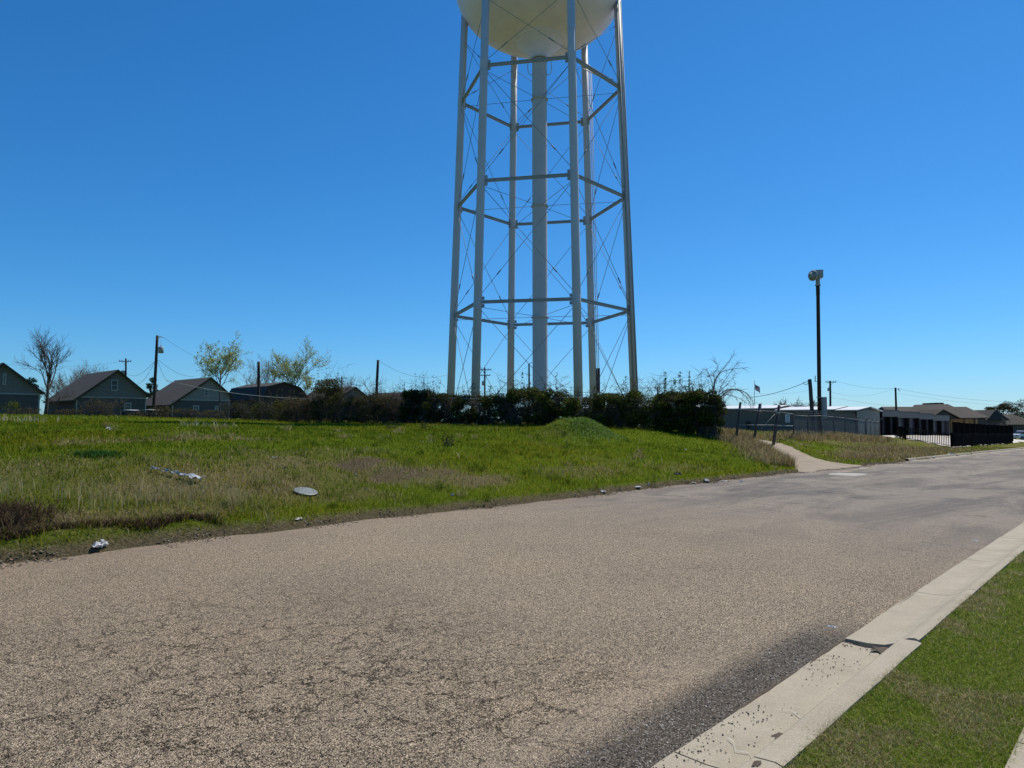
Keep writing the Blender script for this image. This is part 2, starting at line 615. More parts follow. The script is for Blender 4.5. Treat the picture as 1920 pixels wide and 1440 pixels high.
sl = ramp(nt, [(.3, (.035, .027, .019)), (.55, (.12, .092, .064)), (.75, (.23, .185, .14))], n2.outputs[0])
c1 = mixc(nt, at_d.outputs['Fac'], gr2, dr.outputs[0])
c2 = mixc(nt, at_b.outputs['Fac'], c1, sl.outputs[0])
LNK(nt, c2, b.inputs['Base Color']); b.inputs['Roughness'].default_value = .95
b.inputs['Specular IOR Level'].default_value = .0
bp = N(nt, 'ShaderNodeBump', inp={'Strength': 1., 'Distance': .06}); LNK(nt, n2.outputs[0], bp.inputs['Height'])
LNK(nt, bp.outputs[0], b.inputs['Normal'])
M['ground'] = m
ground = np_mesh('ground', V, loops, np.arange(len(q0)) * 4, 'ground')
tag(ground, 'grassy ground rising beyond the road', None, None, 'structure')
dd, bb = cover(gx.ravel(), gy.ravel())
for nm, arr in (('dry', dd), ('bare', bb)):
    a = ground.data.attributes.new(nm, 'FLOAT', 'POINT'); a.data.foreach_set('value', arr.astype(np.float32))
ground.data.polygons.foreach_set('use_smooth', np.ones(len(ground.data.polygons), bool))


# ------------------------------------------------------------------ strips that follow the road
def strip(name, us, profile, mat, gap=None, label=None, jitter=None):
    """profile [(v, z above grade)] swept along u; uv layer holds (u, v) in metres"""
    us = np.asarray(us); g = grade(us)
    P = len(profile)
    Vv = []; UVc = []
    for i, u in enumerate(us):
        for k, (v, z) in enumerate(profile):
            vv = v + (jitter(u, k) if jitter else 0)
            p = uv2(u, vv, g[i] + z); Vv.append((p.x, p.y, p.z)); UVc.append((u, vv))
    i2, k2 = np.meshgrid(np.arange(len(us) - 1), np.arange(P - 1), indexing='ij')
    a = (i2 * P + k2).ravel()
    lp = np.stack([a, a + P, a + P + 1, a + 1], 1)
    o = np_mesh(name, np.array(Vv), lp.ravel(), np.arange(len(a)) * 4, mat)
    ul = o.data.uv_layers.new(name='uv')
    li = np.empty(len(o.data.loops), np.int32); o.data.loops.foreach_get('vertex_index', li)
    ul.data.foreach_set('uv', np.array(UVc, np.float32)[li].ravel())
    tag(o, label, None, None, 'structure')
    return o


# chip-seal road surface
m, nt, b = new_mat('chip_seal')
uvn = N(nt, 'ShaderNodeUVMap', uv_map='uv')
uvv = uvn.outputs[0]
vo = N(nt, 'ShaderNodeTexVoronoi', inp={'Scale': 130., 'Randomness': 1.}); LNK(nt, uvv, vo.inputs['Vector'])
vo2 = N(nt, 'ShaderNodeTexVoronoi', inp={'Scale': 26., 'Randomness': 1.}); LNK(nt, uvv, vo2.inputs['Vector'])
sepc = N(nt, 'ShaderNodeSeparateColor'); LNK(nt, vo.outputs['Color'], sepc.inputs[0])
big = N(nt, 'ShaderNodeTexNoise', inp={'Scale': .55, 'Detail': 7., 'Roughness': .62}); LNK(nt, uvv, big.inputs['Vector'])
mp = N(nt, 'ShaderNodeMapping'); mp.inputs['Scale'].default_value = (.10, .55, 1); LNK(nt, uvv, mp.inputs[0])
stre = N(nt, 'ShaderNodeTexNoise', inp={'Scale': 1.5, 'Detail': 7., 'Roughness': .7}); LNK(nt, mp.outputs[0], stre.inputs['Vector'])
fine = N(nt, 'ShaderNodeTexNoise', inp={'Scale': 150., 'Detail': 3.}); LNK(nt, uvv, fine.inputs['Vector'])
chip = ramp(nt, [(.0, (.165, .130, .094)), (.3, (.325, .258, .182)), (.6, (.46, .37, .262)), (.88, (.59, .48, .342)), (1., (.86, .73, .54))], sepc.outputs[0])
binder = (.035, .028, .026)
gapf = mathn(nt, 'MULTIPLY', mathn(nt, 'SUBTRACT', vo.outputs['Distance'], .49), 4.5, clamp=True)
c = mixc(nt, gapf, chip.outputs[0], binder)
# broad tonal wander
tone = ramp(nt, [(.3, (.88, .875, .88)), (.5, (1, 1, 1)), (.7, (1.08, 1.06, 1.03))], big.outputs[0])
c = mixc(nt, 1., c, tone.outputs[0], 'MULTIPLY')
su = N(nt, 'ShaderNodeSeparateXYZ'); LNK(nt, uvv, su.inputs[0])
U_, V_ = su.outputs[0], su.outputs[1]


def band(x, a, b_, sa, sb):
    """1 between a and b_, with soft ends sa, sb"""
    r1 = N(nt, 'ShaderNodeMapRange', interpolation_type='SMOOTHSTEP'); r1.inputs[1].default_value = a - sa; r1.inputs[2].default_value = a + sa
    r2 = N(nt, 'ShaderNodeMapRange', interpolation_type='SMOOTHSTEP'); r2.inputs[1].default_value = b_ - sb; r2.inputs[2].default_value = b_ + sb
    LNK(nt, x, r1.inputs[0]); LNK(nt, x, r2.inputs[0])
    return mathn(nt, 'MULTIPLY', r1.outputs[0], mathn(nt, 'SUBTRACT', 1., r2.outputs[0]))


mid1 = N(nt, 'ShaderNodeTexNoise', inp={'Scale': 34., 'Detail': 4., 'Roughness': .75}); LNK(nt, uvv, mid1.inputs['Vector'])
mid2 = N(nt, 'ShaderNodeTexNoise', inp={'Scale': 13., 'Detail': 5., 'Roughness': .8}); LNK(nt, uvv, mid2.inputs['Vector'])
m1_ = ramp(nt, [(.32, (.66, .64, .62)), (.5, (1, 1, 1)), (.68, (1.3, 1.29, 1.27))], mid1.outputs[0])
m2_ = ramp(nt, [(.30, (.80, .79, .78)), (.5, (1, 1, 1)), (.70, (1.16, 1.15, 1.14))], mid2.outputs[0])
c = mixc(nt, 1., mixc(nt, 1., c, m1_.outputs[0], 'MULTIPLY'), m2_.outputs[0], 'MULTIPLY')
# worn grey asphalt showing through farther along
wm = N(nt, 'ShaderNodeMapping'); wm.inputs['Scale'].default_value = (.16, .5, 1); LNK(nt, uvv, wm.inputs[0])
wn = N(nt, 'ShaderNodeTexNoise', inp={'Scale': 1.2, 'Detail': 9., 'Roughness': .74, 'Distortion': .8}); LNK(nt, wm.outputs[0], wn.inputs['Vector'])
wf = ramp(nt, [(.44, (0, 0, 0)), (.58, (1, 1, 1))], wn.outputs[0])
far_f = band(U_, 13., 400., 6., 10.)
c = mixc(nt, mathn(nt, 'MULTIPLY', far_f, .5), c, (.285, .262, .24))
greyc = ramp(nt, [(.35, (.075, .070, .066)), (.65, (.20, .185, .17))], fine.outputs[0])
c = mixc(nt, mathn(nt, 'MULTIPLY', mathn(nt, 'MULTIPLY', wf.outputs[0], far_f), .78), c, greyc.outputs[0])
# thin dark seams running across the worn stretch
sm = N(nt, 'ShaderNodeMapping'); sm.inputs['Scale'].default_value = (.9, .22, 1); sm.inputs['Rotation'].default_value = (0, 0, .75); LNK(nt, uvv, sm.inputs[0])
sn = N(nt, 'ShaderNodeTexNoise', inp={'Scale': 2.2, 'Detail': 8., 'Roughness': .8, 'Distortion': 1.2}); LNK(nt, sm.outputs[0], sn.inputs['Vector'])
sf = ramp(nt, [(.55, (0, 0, 0)), (.63, (1, 1, 1))], sn.outputs[0])
c = mixc(nt, mathn(nt, 'MULTIPLY', mathn(nt, 'MULTIPLY', sf.outputs[0], far_f), .7), c, (.05, .048, .048))
nearf = mathn(nt, 'MULTIPLY', band(U_, -40., 4.6, 1., 2.2), .55)
c = mixc(nt, nearf, c, (.86, .83, .80), 'MULTIPLY')
# oily dark band with loose gravel by the gutter
ob = mathn(nt, 'MULTIPLY', band(V_, 1.5, 2.36, .1, .16), band(U_, -20., 6.4, 1., .8))
obn = mathn(nt, 'MULTIPLY', ob, mathn(nt, 'ADD', .5, big.outputs[0]), clamp=True)
dark = ramp(nt, [(0., (.022, .019, .017)), (.55, (.062, .054, .046)), (.86, (.15, .13, .11)), (1., (.42, .39, .34))], sepc.outputs[1])
c = mixc(nt, mathn(nt, 'MULTIPLY', obn, .86), c, dark.outputs[0])
# paler dusty strip beside it, and dust along the far edge
pb = mathn(nt, 'MULTIPLY', band(V_, 2.46, 2.75, .12, .25), band(U_, -20., 5.2, 1., 1.))
c = mixc(nt, mathn(nt, 'MULTIPLY', pb, .35), c, (.40, .32, .235))
eb = mathn(nt, 'MULTIPLY', band(V_, 9.9, 12., .35, .1), stre.outputs[0])
c = mixc(nt, mathn(nt, 'MULTIPLY', eb, .75), c, (.27, .21, .16))
# crazed cracking in the near lane
cd = N(nt, 'ShaderNodeTexNoise', inp={'Scale': 2.4, 'Detail': 6., 'Roughness': .7}); LNK(nt, uvv, cd.inputs['Vector'])
va = N(nt, 'ShaderNodeVectorMath', operation='SCALE'); LNK(nt, cd.outputs['Color'], va.inputs[0]); va.inputs['Scale'].default_value = .55
vb = N(nt, 'ShaderNodeVectorMath', operation='ADD'); LNK(nt, uvv, vb.inputs[0]); LNK(nt, va.outputs[0], vb.inputs[1])
cr = N(nt, 'ShaderNodeTexVoronoi', feature='DISTANCE_TO_EDGE', inp={'Scale': 3.1}); LNK(nt, vb.outputs[0], cr.inputs['Vector'])
cr2 = N(nt, 'ShaderNodeTexVoronoi', feature='DISTANCE_TO_EDGE', inp={'Scale': 8.0}); LNK(nt, vb.outputs[0], cr2.inputs['Vector'])
crn = N(nt, 'ShaderNodeTexNoise', inp={'Scale': 1.1, 'Detail': 4., 'Roughness': .6}); LNK(nt, uvv, crn.inputs['Vector'])
zone = mathn(nt, 'MULTIPLY', band(V_, 2.5, 6.6, .3, 1.8), band(U_, -30., 3.9, 1., 1.5))
wid = mathn(nt, 'MULTIPLY', mathn(nt, 'MULTIPLY', crn.outputs[0], crn.outputs[0]), .072)
k1 = mathn(nt, 'SUBTRACT', 1., mathn(nt, 'DIVIDE', cr.outputs['Distance'], mathn(nt, 'MULTIPLY', wid, .9)), clamp=True)
k2 = mathn(nt, 'SUBTRACT', 1., mathn(nt, 'DIVIDE', cr2.outputs['Distance'], mathn(nt, 'MULTIPLY', wid, 1.1)), clamp=True)
k2 = mathn(nt, 'MULTIPLY', k2, mathn(nt, 'MULTIPLY', mathn(nt, 'SUBTRACT', cd.outputs[0], .46), 6., clamp=True))
crack = mathn(nt, 'MULTIPLY', mathn(nt, 'MAXIMUM', k1, k2), zone, clamp=True)
crk = mathn(nt, 'MULTIPLY', mathn(nt, 'MULTIPLY', crack, 2.2, clamp=True), mathn(nt, 'MULTIPLY', mathn(nt, 'SUBTRACT', fine.outputs[0], .25), 3., clamp=True))
c = mixc(nt, mathn(nt, 'MULTIPLY', crk, .92), c, (.018, .015, .013))
LNK(nt, c, b.inputs['Base Color'])
b.inputs['Roughness'].default_value = .88
b.inputs['Specular IOR Level'].default_value = .06
hh = mathn(nt, 'SUBTRACT', mathn(nt, 'MULTIPLY', sepc.outputs[2], .35), vo.outputs['Distance'])
hh = mathn(nt, 'SUBTRACT', hh, mathn(nt, 'MULTIPLY', crack, 3.))
hh = mathn(nt, 'ADD', hh, mathn(nt, 'MULTIPLY', vo2.outputs['Distance'], -.5))
bp = N(nt, 'ShaderNodeBump', inp={'Strength': .9, 'Distance': .0095}); LNK(nt, hh, bp.inputs['Height']); LNK(nt, bp.outputs[0], b.inputs['Normal'])
M['road'] = m
strip('road', axis([(-300, -20, 10), (-20, 50, 1), (50, 300, 5), (300, 1500, 100)]),
      [(1.9, .004), (3.5, .004), (6, .004), (9, .004), (10.0, .004), (11.2, .004)], 'road', label='worn chip seal road')

# concrete kerb and gutter on the near side, cast in separate lengths
m, nt, b = new_mat('kerb_concrete')
tc = N(nt, 'ShaderNodeTexCoord')
n1 = N(nt, 'ShaderNodeTexNoise', inp={'Scale': 2.2, 'Detail': 8., 'Roughness': .7}); n2 = N(nt, 'ShaderNodeTexNoise', inp={'Scale': 120., 'Detail': 3.})
n3 = N(nt, 'ShaderNodeTexNoise', inp={'Scale': 14., 'Detail': 7., 'Roughness': .75})
for n_ in (n1, n2, n3): LNK(nt, tc.outputs['Object'], n_.inputs['Vector'])
r = ramp(nt, [(.3, (.25, .218, .165)), (.5, (.335, .295, .225)), (.7, (.40, .355, .28))], n1.outputs[0])
c = mixc(nt, .35, r.outputs[0], ramp(nt, [(.3, (.16, .14, .11)), (.7, (.52, .47, .38))], n2.outputs[0]).outputs[0])
st = ramp(nt, [(.60, (0, 0, 0)), (.74, (1, 1, 1))], n3.outputs[0])
c = mixc(nt, mathn(nt, 'MULTIPLY', st.outputs[0], .35), c, (.17, .13, .09))
c = mixc(nt, 1., c, (1.03, 1.01, .97), 'MULTIPLY')
LNK(nt, c, b.inputs['Base Color']); b.inputs['Roughness'].default_value = .9; b.inputs['Specular IOR Level'].default_value = .2
bp = N(nt, 'ShaderNodeBump', inp={'Strength': .6, 'Distance': .006}); LNK(nt, n3.outputs[0], bp.inputs['Height']); LNK(nt, bp.outputs[0], b.inputs['Normal'])
M['kerb'] = m
kb = MB()
joints = [-12., -9.4, -6.8, -4.2, -1.6, .9, 3.42, 6.02]
joints2 = [6.07, 8.25, 10.7, 13.2, 15.7, 18.2] + [20.7 + 2.5 * k for k in range(50)]


def kerb_piece(u0, u1, prof, step=.12):
    us = np.linspace(u0 + .006, u1 - .006, max(2, int((u1 - u0) / (step if u1 < 20 else .6))))
    n = len(prof); Vv = []; Fc = []
    for u in us:
        g = float(grade(u))
        wb = (fbm(np.array([u * 2.7]), np.array([0.]), 3, 61)[0] - .5) * .02
        for k, (v, z) in enumerate(prof):
            p = uv2(u, v + (wb if k == 1 else wb * .4), g + z); Vv.append(p)
    for i in range(len(us) - 1):
        for k in range(n):
            k2 = (k + 1) % n
            Fc.append((i*n+k, i*n+k2, (i+1)*n+k2, (i+1)*n+k))
    Fc.append(tuple(range(n))[::-1]); Fc.append(tuple((len(us)-1)*n + k for k in range(n)))
    kb.add(Vv, Fc)


P1 = [(1.99, -.15), (1.985, .010), (1.80, .002), (1.655, .012), (1.615, .035), (1.575, .095), (1.545, .122), (1.44, .128), (1.405, .118), (1.40, -.15)]
P2 = [(1.975, -.15), (1.97, .026), (1.80, .024), (1.68, .036), (1.60, .066), (1.55, .100), (1.51, .122), (1.47, .130), (1.44, .120), (1.435, -.15)]
for a, c_ in zip(joints[:-1], joints[1:]): kerb_piece(a, c_, P1)
for a, c_ in zip(joints2[:-1], joints2[1:]): kerb_piece(a, c_, P2)
kerb = kb.build('kerb', ['kerb']); tag(kerb, 'pale concrete kerb and gutter', None, None, 'structure')
# dirt in the broken joint, sealed cracks
M['dirt'] = surf('joint_dirt', (.085, .065, .045), .95, .45, 30., bump=.01, bscale=80)
dt = MB(); random.seed(9)
for (uc, vc, ru, rv, zz) in ((5.98, 1.66, .10, .09, .022), (5.85, 1.60, .07, .04, .05), (5.7, 1.985, .45, .018, .012), (4.6, 1.985, .5, .014, .012), (3.75, 1.56, .05, .025, .115), (3.35, 1.50, .04, .02, .128), (7.8, 1.955, 1.2, .012, .016)):
    P_ = []
    for k in range(16):
        w_ = 2 * PI * k / 16; q_ = random.uniform(.6, 1.25); P_.append(uv2(uc + math.cos(w_) * ru * q_, vc + math.sin(w_) * rv * q_, float(grade(uc)) + zz))
    dt.add([uv2(uc, vc, float(grade(uc)) + zz + .014)] + P_, [(0, 1 + k, 1 + (k + 1) % 16) for k in range(16)], 0, True)
tag(dt.build('gutter_dirt', ['dirt']), 'dirt packed into the broken kerb joint', 'dirt', None, 'stuff')
M['sealant'] = surf('crack_sealant', (.48, .46, .40), .8, .1, 10.)
cs = MB()
for pts in ([(4.32, 1.60), (4.30, 1.66), (4.36, 1.72), (4.34, 1.80)], [(3.58, 1.62), (3.66, 1.68), (3.64, 1.75), (3.73, 1.80), (3.76, 1.85)], [(6.9, 1.70), (6.93, 1.75)]):
    for k in range(len(pts) - 1):
        a_, b_ = pts[k], pts[k + 1]; hw = .002 + .0015 * (k % 2)
        cs.add([uv2(a_[0] - hw, a_[1], float(grade(a_[0])) + .021), uv2(a_[0] + hw, a_[1], float(grade(a_[0])) + .021), uv2(b_[0] + hw * .7, b_[1], float(grade(b_[0])) + .017), uv2(b_[0] - hw * .7, b_[1], float(grade(b_[0])) + .017)], [(0, 1, 2, 3)])
tag(cs.build('crack_sealant', ['sealant']), 'white sealed cracks across the gutter', None, None, 'structure')
# the sidewalk the photographer stands on
pv = MB()
for k in range(-8, 40):
    us = (k * 1.5 + .005, (k + 1) * 1.5 - .005)
    Vv = []
    for u in us:
        g = float(grade(u))
        for v, z in ((.63, -.1), (.63, .118), (-.95, .125), (-.95, -.1)): Vv.append(uv2(u, v, g + z))
    pv.add(Vv, [(0, 1, 5, 4), (1, 2, 6, 5), (2, 3, 7, 6), (3, 2, 1, 0), (4, 5, 6, 7)])
pave = pv.build('pavement', ['kerb']); tag(pave, 'concrete pavement', None, None, 'structure')
# far kerb, only where the far side has one
kf = MB()
us = np.arange(43, 260, 1.5); prof = [(10.05, -.1), (10.05, .012), (10.40, .015), (10.44, .13), (10.60, .14), (10.62, -.1)]
Vv = []; Fc = []
for u in us:
    for v, z in prof: Vv.append(uv2(u, v, float(grade(u)) + z))
n = len(prof)
for i in range(len(us) - 1):
    for k in range(n - 1): Fc.append((i*n+k+1, i*n+k, (i+1)*n+k, (i+1)*n+k+1))
kf.add(Vv, Fc)
tag(kf.build('kerb', ['kerb']), 'far kerb along the verge', None, None, 'structure')

# driveway
M['drive'] = surf('driveway_concrete', (.26, .205, .14), .9, .28, 1.6, bump=.01, bscale=30)
dv = MB(); nx_, ny_ = 9, 44
for j in range(ny_ + 1):
    y = 27.6 + (42.5 - 27.6) * j / ny_
    L = np.interp(y, [d[0].y for d in DRV], [d[0].x for d in DRV]); R = np.interp(y, [d[1].y for d in DRV], [d[1].x for d in DRV])
    for i in range(nx_ + 1):
        x = L + (R - L) * i / nx_
        u, v = touv(x, y)
        z = float(hgt(x, y, False)[0]) - .02
        if v < VE + .9:
            t = min(1, max(0, (v - VE + .9) / 1.8)); z = z * t + (float(grade(u)) + .012) * (1 - t)
        dv.v.append((x, y, z))
for j in range(ny_):
    for i in range(nx_):
        a = j * (nx_ + 1) + i
        x, y = dv.v[a][0], dv.v[a][1]
        if touv(x, y)[1] > VE - 1.0:
            dv.f.append([a, a + 1, a + nx_ + 2, a + nx_ + 1]); dv.mi.append(0); dv.sm.append(True)
tag(dv.build('driveway', ['drive']), 'concrete driveway', None, None, 'structure')
# pale apron in front of the storage units
M['apron'] = surf('apron_concrete', (.55, .50, .43), .9, .12, 1.)


# ------------------------------------------------------------------ grass
def tint(n, pal, wts=None, jit=.18):
    pal = np.array(pal); k = rng.choice(len(pal), n, p=wts)
    return np.clip(pal[k] * rng.uniform(1 - jit, 1 + jit, (n, 1)) * rng.uniform(.93, 1.07, (n, 3)), 0, 1)


GREEN = [(.125, .185, .009), (.165, .215, .013), (.085, .135, .009), (.22, .25, .030), (.17, .19, .014)]
DRY = [(.34, .27, .14), (.25, .19, .095), (.42, .35, .20), (.17, .125, .07), (.12, .10, .045)]


def field_points(n, r0, r1, a0=-43, a1=43):
    r = np.exp(rng.uniform(math.log(r0), math.log(r1), n)); a = np.radians(rng.uniform(a0, a1, n))
    x = r * np.sin(a); y = r * np.cos(a)
    u, v = touv(x, y)
    k = (v > VE + edge_wob(u) + .02) & ~drive_mask(x, y) & (v < 62)
    k &= ~((u > 66) & (v > 14.5))
    return x[k], y[k], r[k]


x, y, r = field_points(330000, 9.0, 85)
dry, bare = cover(x, y)
keep = rng.uniform(0, 1, len(x)) > bare * .92
x, y, r, dry = x[keep], y[keep], r[keep], dry[keep]
isd = rng.uniform(0, 1, len(x)) < np.clip(dry * .85 + .01, 0, 1)
lush = fbm(x * .6, y * .6, 3, 90)
for nm, sel, pal, hh_, ln in (('field_grass', ~isd, GREEN, .085, .7), ('dry_grass', isd, DRY, .075, 1.1)):
    X, Y, R_, Lu = x[sel], y[sel], r[sel], lush[sel]
    z = hgt(X, Y)
    hgts = (hh_ + .0005 * R_) * rng.uniform(.5, 1.5, len(X)) * (.55 + .9 * Lu)
    cols = tint(len(X), pal)
    if nm == 'field_grass':
        cols *= (.72 + .56 * fbm(X * .25, Y * .25, 3, 95))[:, None]
        yel = sstep(.45, .75, fbm(X * .16, Y * .16, 3, 97))[:, None]
        cols = cols * (1 + yel * np.array([.35, .05, -.1]))
    o = blades(nm, np.stack([X, Y, z - .01], 1), hgts, np.maximum(.006, R_ * .00085), rng.uniform(.2, 1.2, len(X)) * ln, cols)
    tag(o, 'short green grass over the field' if nm == 'field_grass' else 'dry straw coloured grass in the field', 'grass', None, 'stuff')


def patch_points(cx, cy, ru, rv, n, gauss=True):
    q = ground_hit(cx, cy); u0, v0 = touv(q.x, q.y)
    if gauss:
        u = u0 + rng.normal(size=n) * ru; v = v0 + rng.normal(size=n) * rv
    else:
        u = u0 + rng.uniform(-1, 1, n) * ru; v = v0 + rng.uniform(-1, 1, n) * rv
    x = u * DX + v * NX; y = u * DY + v * NY
    k = (v > VE + edge_wob(u) + .1) & ~drive_mask(x, y)
    return x[k], y[k]


def clumped(x, y, s, th, seed):
    k = vnoise(x * s, y * s, seed) > th
    return x[k], y[k]


# tall bleached stalks on the near bank
parts = []
TALL = [(150, 935, .7, .25, 130, .34), (240, 950, .7, .2, 210, .36), (310, 945, .4, .2, 170, .34), (365, 930, .3, .2, 110, .32), (442, 948, .12, .10, 150, .34),
        (20, 925, .35, .25, 110, .40), (700, 850, .3, .3, 40, .25), (880, 905, 1., .3, 120, .22), (1190, 870, .8, .4, 130, .22), (1090, 890, .7, .3, 110, .24), (960, 895, .8, .3, 90, .2)]
for cx, cy, ru, rv, n, h_ in TALL:
    X, Y = patch_points(cx, cy, ru, rv, n)
    X, Y = clumped(X, Y, 3.2, .30, 120)
    parts.append((X, Y, np.full(len(X), h_)))
X = np.concatenate([p[0] for p in parts]); Y = np.concatenate([p[1] for p in parts]); hh0 = np.concatenate([p[2] for p in parts])
o = blades('tall_dry_grass', np.stack([X, Y, hgt(X, Y) - .02], 1), hh0 * rng.uniform(.5, 1.3, len(X)), np.full(len(X), .008), rng.uniform(.1, .75, len(X)),
           tint(len(X), [(.42, .35, .18), (.33, .27, .13), (.50, .43, .25), (.28, .28, .09)]), bend=.3)
tag(o, 'tall bleached grass stalks on the bank', 'grass', None, 'stuff')
# dark matted dead growth hanging at the near road edge and at the far left
n = 7000
u = rng.uniform(-3.0, 5.2, n); v = VE + edge_wob(u) + .12 + .35 * vnoise(u * 1.7, u * 0, 133) + np.abs(rng.normal(size=n)) * .16
k = (vnoise(u * 1.1, v * .4, 130) > .25); u, v = u[k], v[k]
X = u * DX + v * NX; Y = u * DY + v * NY
o1 = np.stack([X, Y, hgt(X, Y) - .01], 1)
q = ground_hit(25, 985); un, vn = touv(q.x, q.y)
n = 2600; u = un - .35 + rng.normal(size=n) * .38; v = vn + rng.normal(size=n) * .25 + .15
X2 = u * DX + v * NX; Y2 = u * DY + v * NY; kk = v > VE + edge_wob(u) + .1
o2 = np.stack([X2, Y2, hgt(X2, Y2)], 1)[kk]
P = np.concatenate([o1, o2])
o = blades('dead_weeds', P, np.concatenate([rng.uniform(.05, .17, len(o1)), rng.uniform(.12, .36, len(o2))]), np.full(len(P), .010), rng.uniform(.5, 1.8, len(P)),
           tint(len(P), [(.045, .030, .024), (.075, .048, .034), (.03, .024, .02), (.16, .11, .07)]))
tag(o, 'dark matted dead weeds along the road edge', 'weeds', None, 'stuff')
# brown weeds beside the driveway and along the right fence
parts = []
for cx, cy, ru, rv, n, h_ in [(1400, 832, .5, .8, 1800, .42), (1440, 848, .5, .7, 2200, .5), (1478, 866, .4, .5, 1800, .48), (1505, 880, .35, .35, 1000, .4),
                              (1500, 822, 1.6, .4, 2200, .5), (1560, 822, 2.5, .5, 3000, .5), (1625, 825, 3., .6, 3000, .45), (1660, 846, 3., .6, 3000, .32), (1620, 858, 2., .5, 2000, .32), (1700, 858, 4., .5, 2600, .28), (1740, 845, 4., .8, 1500, .3)]:
    X, Y = patch_points(cx, cy, ru, rv, n); parts.append((X, Y, np.full(len(X), h_)))
yy = rng.uniform(28.6, 43, 9000); xl_ = np.interp(yy, [d[0].y for d in DRV], [d[0].x for d in DRV])
xx = xl_ + .15 - np.abs(rng.normal(size=9000)) * .75 + .25 * (fbm(yy * .8, yy * 0, 3, 170) - .5)
kk = touv(xx, yy)[1] > VE + .25
parts.append((xx[kk], yy[kk], np.full(kk.sum(), .5)))
parts.append((rng.uniform(12.2, 16.6, 1500), rng.uniform(42.4, 45.5, 1500), np.full(1500, .35)))
X = np.concatenate([p[0] for p in parts]); Y = np.concatenate([p[1] for p in parts]); hh0 = np.concatenate([p[2] for p in parts])
o = blades('brown_weeds', np.stack([X, Y, hgt(X, Y) - .02], 1), hh0 * rng.uniform(.35, 1.25, len(X)), np.hypot(X, Y) * .00055, rng.uniform(.1, .9, len(X)),
           tint(len(X), [(.26, .185, .09), (.36, .265, .14), (.17, .12, .06), (.46, .37, .22), (.19, .19, .05)]), bend=.4)
tag(o, 'brown dried weeds beside the driveway and fence', 'weeds', None, 'stuff')
# pale feathery seed heads on the skyline of the field
parts = []
for cx, cy, ru, rv, n in [(40, 790, 1.0, .6, 80), (12, 790, .6, .6, 40), (380, 801, .7, .3, 70), (190, 787, 1.6, .8, 10)]:
    X, Y = patch_points(cx, cy, ru, rv, n); parts.append((X, Y))
X = np.concatenate([p[0] for p in parts]); Y = np.concatenate([p[1] for p in parts])
o = blades('seed_heads', np.stack([X, Y, hgt(X, Y)], 1), rng.uniform(.15, .42, len(X)), np.hypot(X, Y) * .0008, rng.uniform(.2, .8, len(X)),
           tint(len(X), [(.46, .42, .30), (.38, .34, .2), (.3, .34, .14)]))
tag(o, 'pale feathery seed heads at the top of the field', 'grass', None, 'stuff')
# rough tufts of mixed height over the bank and field
ct = 620
r = np.exp(rng.uniform(math.log(9.5), math.log(34), ct)); a = np.radians(rng.uniform(-38, 24, ct)); x0 = r * np.sin(a); y0 = r * np.cos(a)
nb = rng.integers(10, 44, ct); idx = np.repeat(np.arange(ct), nb); sg_ = rng.uniform(.04, .16, ct)[idx]
X = x0[idx] + rng.normal(size=len(idx)) * sg_; Y = y0[idx] + rng.normal(size=len(idx)) * sg_
u, v = touv(X, Y); k = (v > VE + edge_wob(u) + .1) & ~drive_mask(X, Y); X, Y, idx = X[k], Y[k], idx[k]
dr_, _b = cover(x0, y0); tan_ = (rng.uniform(0, 1, ct) < .18 + .6 * dr_)[idx]
cols = np.where(tan_[:, None], tint(len(X), [(.36, .29, .14), (.25, .20, .09), (.46, .39, .21), (.14, .11, .05)]), tint(len(X), [(.075, .125, .009), (.05, .09, .009), (.14, .18, .018), (.10, .12, .02)]))
o = blades('grass_tufts', np.stack([X, Y, hgt(X, Y) - .01], 1), rng.uniform(.09, .30, ct)[idx] * rng.uniform(.6, 1.2, len(X)), np.maximum(.007, np.hypot(X, Y) * .0006), rng.uniform(.3, 1.3, len(X)), cols)
tag(o, 'rough grass tufts of mixed height on the bank', 'grass', None, 'stuff')
# crumbs of soil, leaf litter and broken asphalt along the far road edge
st = MB(); random.seed(42)
for k in range(5200):
    u_ = 2 + 40 * random.random() ** 1.5; v_ = VE + float(edge_wob(np.array([u_]))[0]) + random.gauss(-.02, .16)
    if vnoise(np.array([u_ * 1.3]), np.array([0.]), 150)[0] < .38: continue
    s = random.uniform(.004, .012) * (1 + u_ / 40); p = uv2(u_, v_); p.z = max(gz(p.x, p.y), float(grade(u_)) + .004) + s * .12
    a = random.uniform(0, PI); t_ = random.uniform(-.4, .4)
    ax = Vector((math.cos(a), math.sin(a), t_)) * s * random.uniform(.6, 1.8); ay = Vector((-math.sin(a), math.cos(a), -t_)) * s * .7
    st.obox(p, ax, ay, Vector((0, 0, s * .45)), random.choice((0, 0, 1, 1, 1, 2)))
M['crumb_dark'] = surf('soil_crumbs', (.10, .078, .055), .95, .4, 20.); M['crumb_tan'] = surf('leaf_litter', (.22, .165, .10), .95, .35, 20.); M['crumb_pale'] = surf('asphalt_crumbs', (.27, .23, .18), .95, .3, 20.)
tag(st.build('edge_debris', ['crumb_dark', 'crumb_tan', 'crumb_pale']), 'soil crumbs and leaf litter along the far road edge', 'debris', None, 'stuff')
